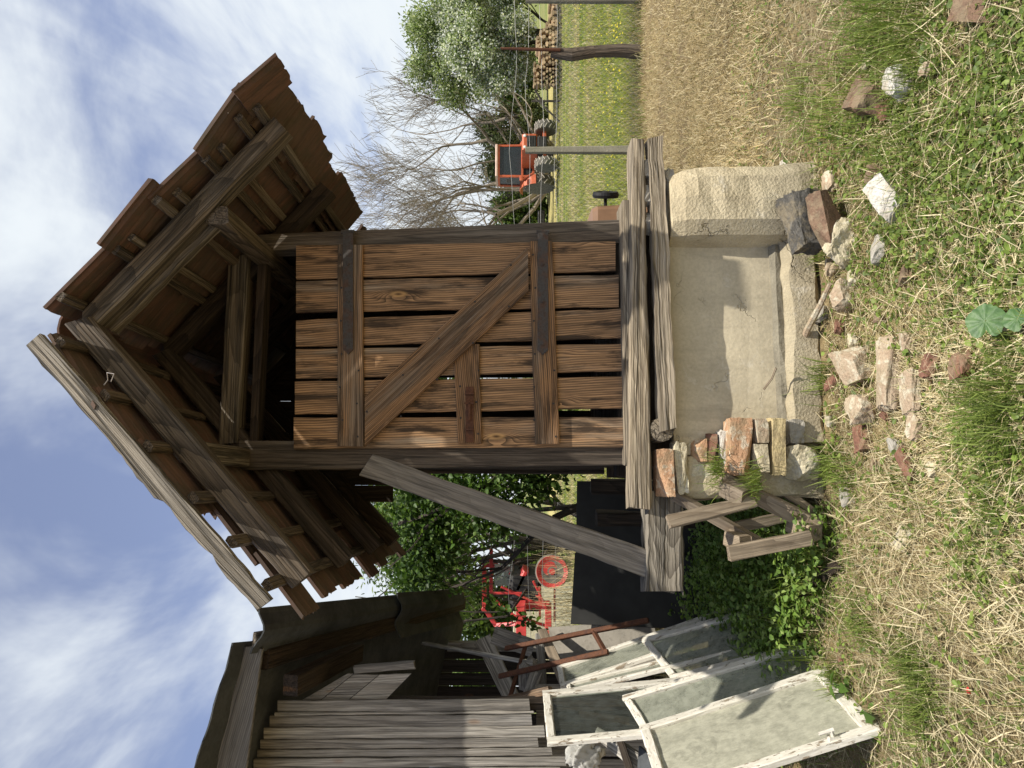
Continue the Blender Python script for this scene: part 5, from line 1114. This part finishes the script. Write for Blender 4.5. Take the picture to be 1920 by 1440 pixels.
ps, cs, ls = np.concatenate(ps), np.concatenate(cs), np.concatenate(ls); n = len(ps); ps[:, 2] = gz(ps[:, 0], ps[:, 1])-.012
o = blades('grass_tufts', ps, rng.uniform(0, 6.28, n), ls, rng.uniform(.0025, .0055, n), np.abs(rng.normal(.25, .2, n)), np.abs(rng.normal(.5, .35, n)), cs, MT['grass']); tag(o, 'taller fresh green grass tufts in the yard', 'grass', kind='stuff')
# weed patch at the left of the brace foot
n = 9500; X = rng.uniform(-1.95, -.62, n); Y = rng.uniform(3.72, 5.7, n)-.25*(X+1.2); keep = (~inside(X, Y)) & (Y > 3.75+.55*np.clip(-(X+1.2), -1, 1)); X, Y = X[keep], Y[keep]; n = len(X)
hh = .17+.10*np.clip(vnoise(X, Y, 4, 17), -1, 1)+.10*np.clip(Y-4.2, 0, 1); Z = rng.random(n)**.8*hh*1.3; a = rng.uniform(0, 6.28, n)
WG = np.array([(.17, .28, .05), (.22, .33, .07), (.13, .22, .045), (.27, .36, .10)])[rng.integers(0, 4, n)]*(.7+.5*rng.random(n))[:, None]
o = leaves('weed_leaves', np.c_[X, Y, Z], np.c_[np.cos(a), np.sin(a), rng.normal(.2, .4, n)], np.c_[rng.normal(0, .5, (n, 2)), np.ones(n)], rng.uniform(.020, .048, n), rng.uniform(.014, .032, n), WG, MT['leaf']); tag(o, 'dense green weeds between the crate and the window sashes', 'weeds', kind='stuff')
n = 1600; X = rng.uniform(-1.9, -.65, n); Y = rng.uniform(3.8, 5.6, n)-.25*(X+1.2); keep = ~inside(X, Y); X, Y = X[keep], Y[keep]; n = len(X)
o = blades('weed_stems', np.c_[X, Y, np.zeros(n)], rng.uniform(0, 6.28, n), rng.uniform(.12, .38, n), rng.uniform(.003, .006, n), np.abs(rng.normal(.2, .2, n)), np.abs(rng.normal(.4, .3, n)), gcols(n), MT['grass']); tag(o, 'thin green stems standing in the weed patch', 'weeds', kind='stuff')
# nettle plants: stem and pairs of leaves
def nettle(x, y, z0, h, label, seed, ls_=.06, mat='leaf'):
    p = PZ(x, y, z0); o = wthing('nettle_plant', (p.x, p.y, max(0, z0)), label, 'plant', 'nettles and tall weeds'); r2 = random.Random(seed); m = MB(seed); tip = V((r2.uniform(-.05, .05), r2.uniform(-.05, .05), h)); m.tube([(0, 0, -.02), tip*.5+V((.01, 0, 0)), tip], [.004, .003, .0015], n=5); m.build('stem', MT['grass_stem'], o)
    k = int(h/.035); pos = []; dd = []
    for i in range(k):
        q = .25+.75*i/k
        for sg in (0, math.pi): a = i*1.57+sg+r2.uniform(-.3, .3); pos.append(tuple(tip*q)); dd.append((math.cos(a), math.sin(a), r2.uniform(-.25, .25)))
    n_ = len(pos); l = ls_*rng.uniform(.6, 1.2, n_); leaves('leaves', np.array(pos), np.array(dd), np.c_[rng.normal(0, .25, (n_, 2)), np.ones(n_)], l, l*.62, np.array([(.10, .18, .035)])*(.7+.6*rng.random(n_))[:, None], MT[mat], o)
MT['grass_stem'] = simple('green_stem', (.12, .17, .05), .6)
for i, (x, y, h, lbl) in enumerate(((1470, 1058, .26, 'nettle with broad leaves right beside the crate'), (1500, 1085, .16, 'low heart leaved weed next to the board scrap'), (1440, 1120, .30, 'tall nettle in the middle of the weed patch'), (1430, 1190, .28, 'nettle standing in front of the low greenish sash'), (1510, 1200, .16, 'small weed at the bottom corner of the milky sash'), (1600, 1290, .12, 'broad leaved seedling under the milky sash corner'), (1640, 1345, .10, 'pale leaved seedling beside the milky sash foot'), (1400, 1150, .34, 'tallest nettle at the back of the weed patch'), (1545, 1215, .12, 'weed on the bare soil edge below the sashes'))): nettle(x, y, 0, h, lbl, 800+i, .075 if i in (1, 5, 6) else .055)
# feathery weeds on the brick stack
for i, (x, y, Y_, lbl) in enumerate(((1330, 880, 3.72, 'feathery green weed growing from the brick stack'), (1400, 905, 3.66, 'feathery green weed at the foot of the brick stack'))):
    p = P(x, y, Y_); n = 170; o = wthing('feathery_weed', (p.x, p.y, p.z-.06), lbl, 'plant'); blades('blades', rng.normal(size=(n, 3))*np.array([.045, .03, .01]), rng.uniform(0, 6.28, n), rng.uniform(.05, .15, n), rng.uniform(.003, .005, n), np.abs(rng.normal(.6, .4, n)), rng.normal(.3, .4, n), gcols(n), MT['grass'], o)
# the big lobed leaf
p = PZ(1838, 602, .10); o = wthing('broad_leaf_plant', (p.x, p.y, 0), 'young plant with one large lobed leaf alone in the straw', 'plant')
def lobed(c, r, tilt, seed):
    r2 = random.Random(seed); nr_, na = 7, 40; v = [tuple(V((0, 0, 0)))]; f = []
    for i in range(1, nr_+1):
        for j in range(na):
            a = 6.2832*j/na; rr = r*i/nr_*(1+.045*math.cos(5*a)*(i/nr_)+.03*math.cos(19*a)*(i/nr_)**3); rr *= 1-.45*math.exp(-((a-math.pi) / .2)**2); v.append((rr*math.cos(a), rr*math.sin(a), .045*r*math.cos(9*a)*(i/nr_)-.08*r*(i/nr_)**2+r2.uniform(-.012, .012)*r))
    for j in range(na): f.append((0, 1+j, 1+(j+1) % na))
    for i in range(nr_-1):
        for j in range(na): a = 1+i*na+j; b = 1+i*na+(j+1) % na; f.append((a, a+na, b+na, b))
    rm_ = rotm(*tilt); return [rm_@V(q)+V(c) for q in v], f
t_ = NT('big_leaf'); g_ = t_.obj(); nz_ = t_.noise(g_, 45, 4, .6); MT['bigleaf'] = t_.fin(t_.bsdf(t_.mix(t_.rng(nz_, .3, .7), (.045, .105, .028), (.085, .16, .045)), .5, t_.bump(nz_, .004, .5), .4))
for i, (c, r, tl) in enumerate((((0, 0, .085), .056, (44, 4, 12)), ((-.0, -.085, .04), .040, (45, -10, 40)), ((.04, -.11, .03), .025, (30, 10, 200)))):
    vs, fs = lobed(c, r, tl, i); m = MB(830+i); m.add(vs, fs, vs, .5); m.build('leaf', MT['bigleaf'], o, True); m = MB(834+i); m.tube([(0, 0, -.01), V(c)*.6+V((.01, 0, 0)), c], .003, n=5); m.build('stalk', MT['grass_stem'], o)
# meadow beyond the fence
X, Y = sample(120000, 10.0, 34, 1.7, .56); keep = (X > -.35*Y); X, Y = X[keep], Y[keep]; n = len(X)
band = np.clip(.5+1.2*vnoise(X*.10, Y*.9, 1.5, 21)+.35*vnoise(X, Y, 1.3, 23)+.2*np.exp(-((Y-10.2)/.5)**2), 0, 1); t1 = (rng.random(n) < .12+band*.75)
colg = gcols(n)*np.array([1.55, 1.3, 1.25]); colt = straw_cols(n)*1.05; col = np.where(t1[:, None], colt, colg)
o = blades('meadow_grass', np.c_[X, Y, np.zeros(n)-.012], rng.uniform(0, 6.28, n), rng.uniform(.07, .22, n)*(1+.5*np.exp(-((Y-10.3)/.6)**2))*(.75+.25*band), rng.uniform(.005, .011, n)*(1+(Y-10)/22), np.abs(rng.normal(.35, .3, n)), rng.normal(.5, .4, n), col, MT['grass']); tag(o, 'green and tan meadow grass beyond the wire fence', 'meadow grass', kind='stuff')
X, Y = sample(2600, 10.2, 33, 1.5, .56); k_ = (X > 1.5) & (vnoise(X, Y, 1.2, 31) > .12); X, Y = X[k_], Y[k_]; n = len(X); a = rng.uniform(0, 6.28, n)
o = leaves('yellow_flowers', np.c_[X, Y, rng.uniform(.10, .2, n)], np.c_[np.cos(a), np.sin(a), rng.normal(.1, .2, n)], np.c_[rng.normal(0, .5, n), rng.normal(-.6, .4, n), np.ones(n)], rng.uniform(.022, .045, n), rng.uniform(.02, .04, n), np.array([(.72, .60, .06)])*(.8+.3*rng.random(n))[:, None], MT['petal']); tag(o, 'yellow dandelion heads scattered through the meadow', 'flowers', kind='stuff')
# wild strip under the fence
X = rng.uniform(-3, 6.5, 9000); Y = FY+rng.normal(.25, .3, 9000); n = 9000; t1 = rng.random(n) < .55; col = np.where(t1[:, None], straw_cols(n)*.8, gcols(n))
o = blades('fence_line_grass', np.c_[X, Y, np.zeros(n)-.01], rng.uniform(0, 6.28, n), rng.uniform(.08, .26, n), rng.uniform(.004, .008, n), np.abs(rng.normal(.5, .35, n)), rng.normal(.5, .4, n), col, MT['grass']); tag(o, 'unmown mixed grass strip along the foot of the fence', 'grass', kind='stuff')
# pale reeds in front of the red machine
n = 560; X = rng.uniform(-3.1, -1.9, n); Y = rng.uniform(8.0, 9.4, n); o = blades('dry_reeds', np.c_[X, Y, np.zeros(n)], rng.uniform(0, 6.28, n), rng.uniform(.9, 1.65, n), rng.uniform(.007, .013, n), np.abs(rng.normal(.14, .14, n)), rng.normal(.2, .25, n), np.array([(.62, .52, .30)])*(.7+.5*rng.random(n))[:, None], MT['straw']); tag(o, 'tall pale dry reeds standing in front of the red machine', 'reeds', kind='stuff')
n = 4000; X = rng.uniform(-4.2, -.9, n); Y = rng.uniform(6.2, 11, n); o = blades('rough_grass', np.c_[X, Y, np.zeros(n)], rng.uniform(0, 6.28, n), rng.uniform(.12, .38, n), rng.uniform(.005, .010, n), np.abs(rng.normal(.3, .3, n)), rng.normal(.4, .3, n), np.where((rng.random(n) < .6)[:, None], straw_cols(n), gcols(n)), MT['straw']); tag(o, 'rough dry grass beyond the black board', 'grass', kind='stuff')
# vine hanging over the red machine
o = wthing('hanging_vine', P(960, 1170, 7.4), 'leafy vine strand hanging in front of the red machine frame', 'vine'); b_ = Vector(o.location); st = [P(x, y, Y_)-b_ for x, y, Y_ in ((880, 1105, 7.6), (930, 1130, 7.5), (955, 1155, 7.4), (985, 1168, 7.4), (1022, 1182, 7.35))]
m = MB(850); m.tube(st, .006, n=5); m.build('stem', MT['bark_dark'], o); n = 80; k = rng.integers(0, 4, n); q = rng.random(n); sv = np.array([tuple(s_) for s_ in st]); pos = sv[k]*(1-q)[:, None]+sv[k+1]*q[:, None]+rng.normal(size=(n, 3))*.055
l = rng.uniform(.05, .085, n); leaves('leaves', pos, rdir(n)-np.array([0, 0, .5]), rdir(n)+np.array([.3, -.5, .5]), l, l*.8, np.array(MAP)[rng.integers(0, 4, n)]*1.3, MT['leaf'], o)
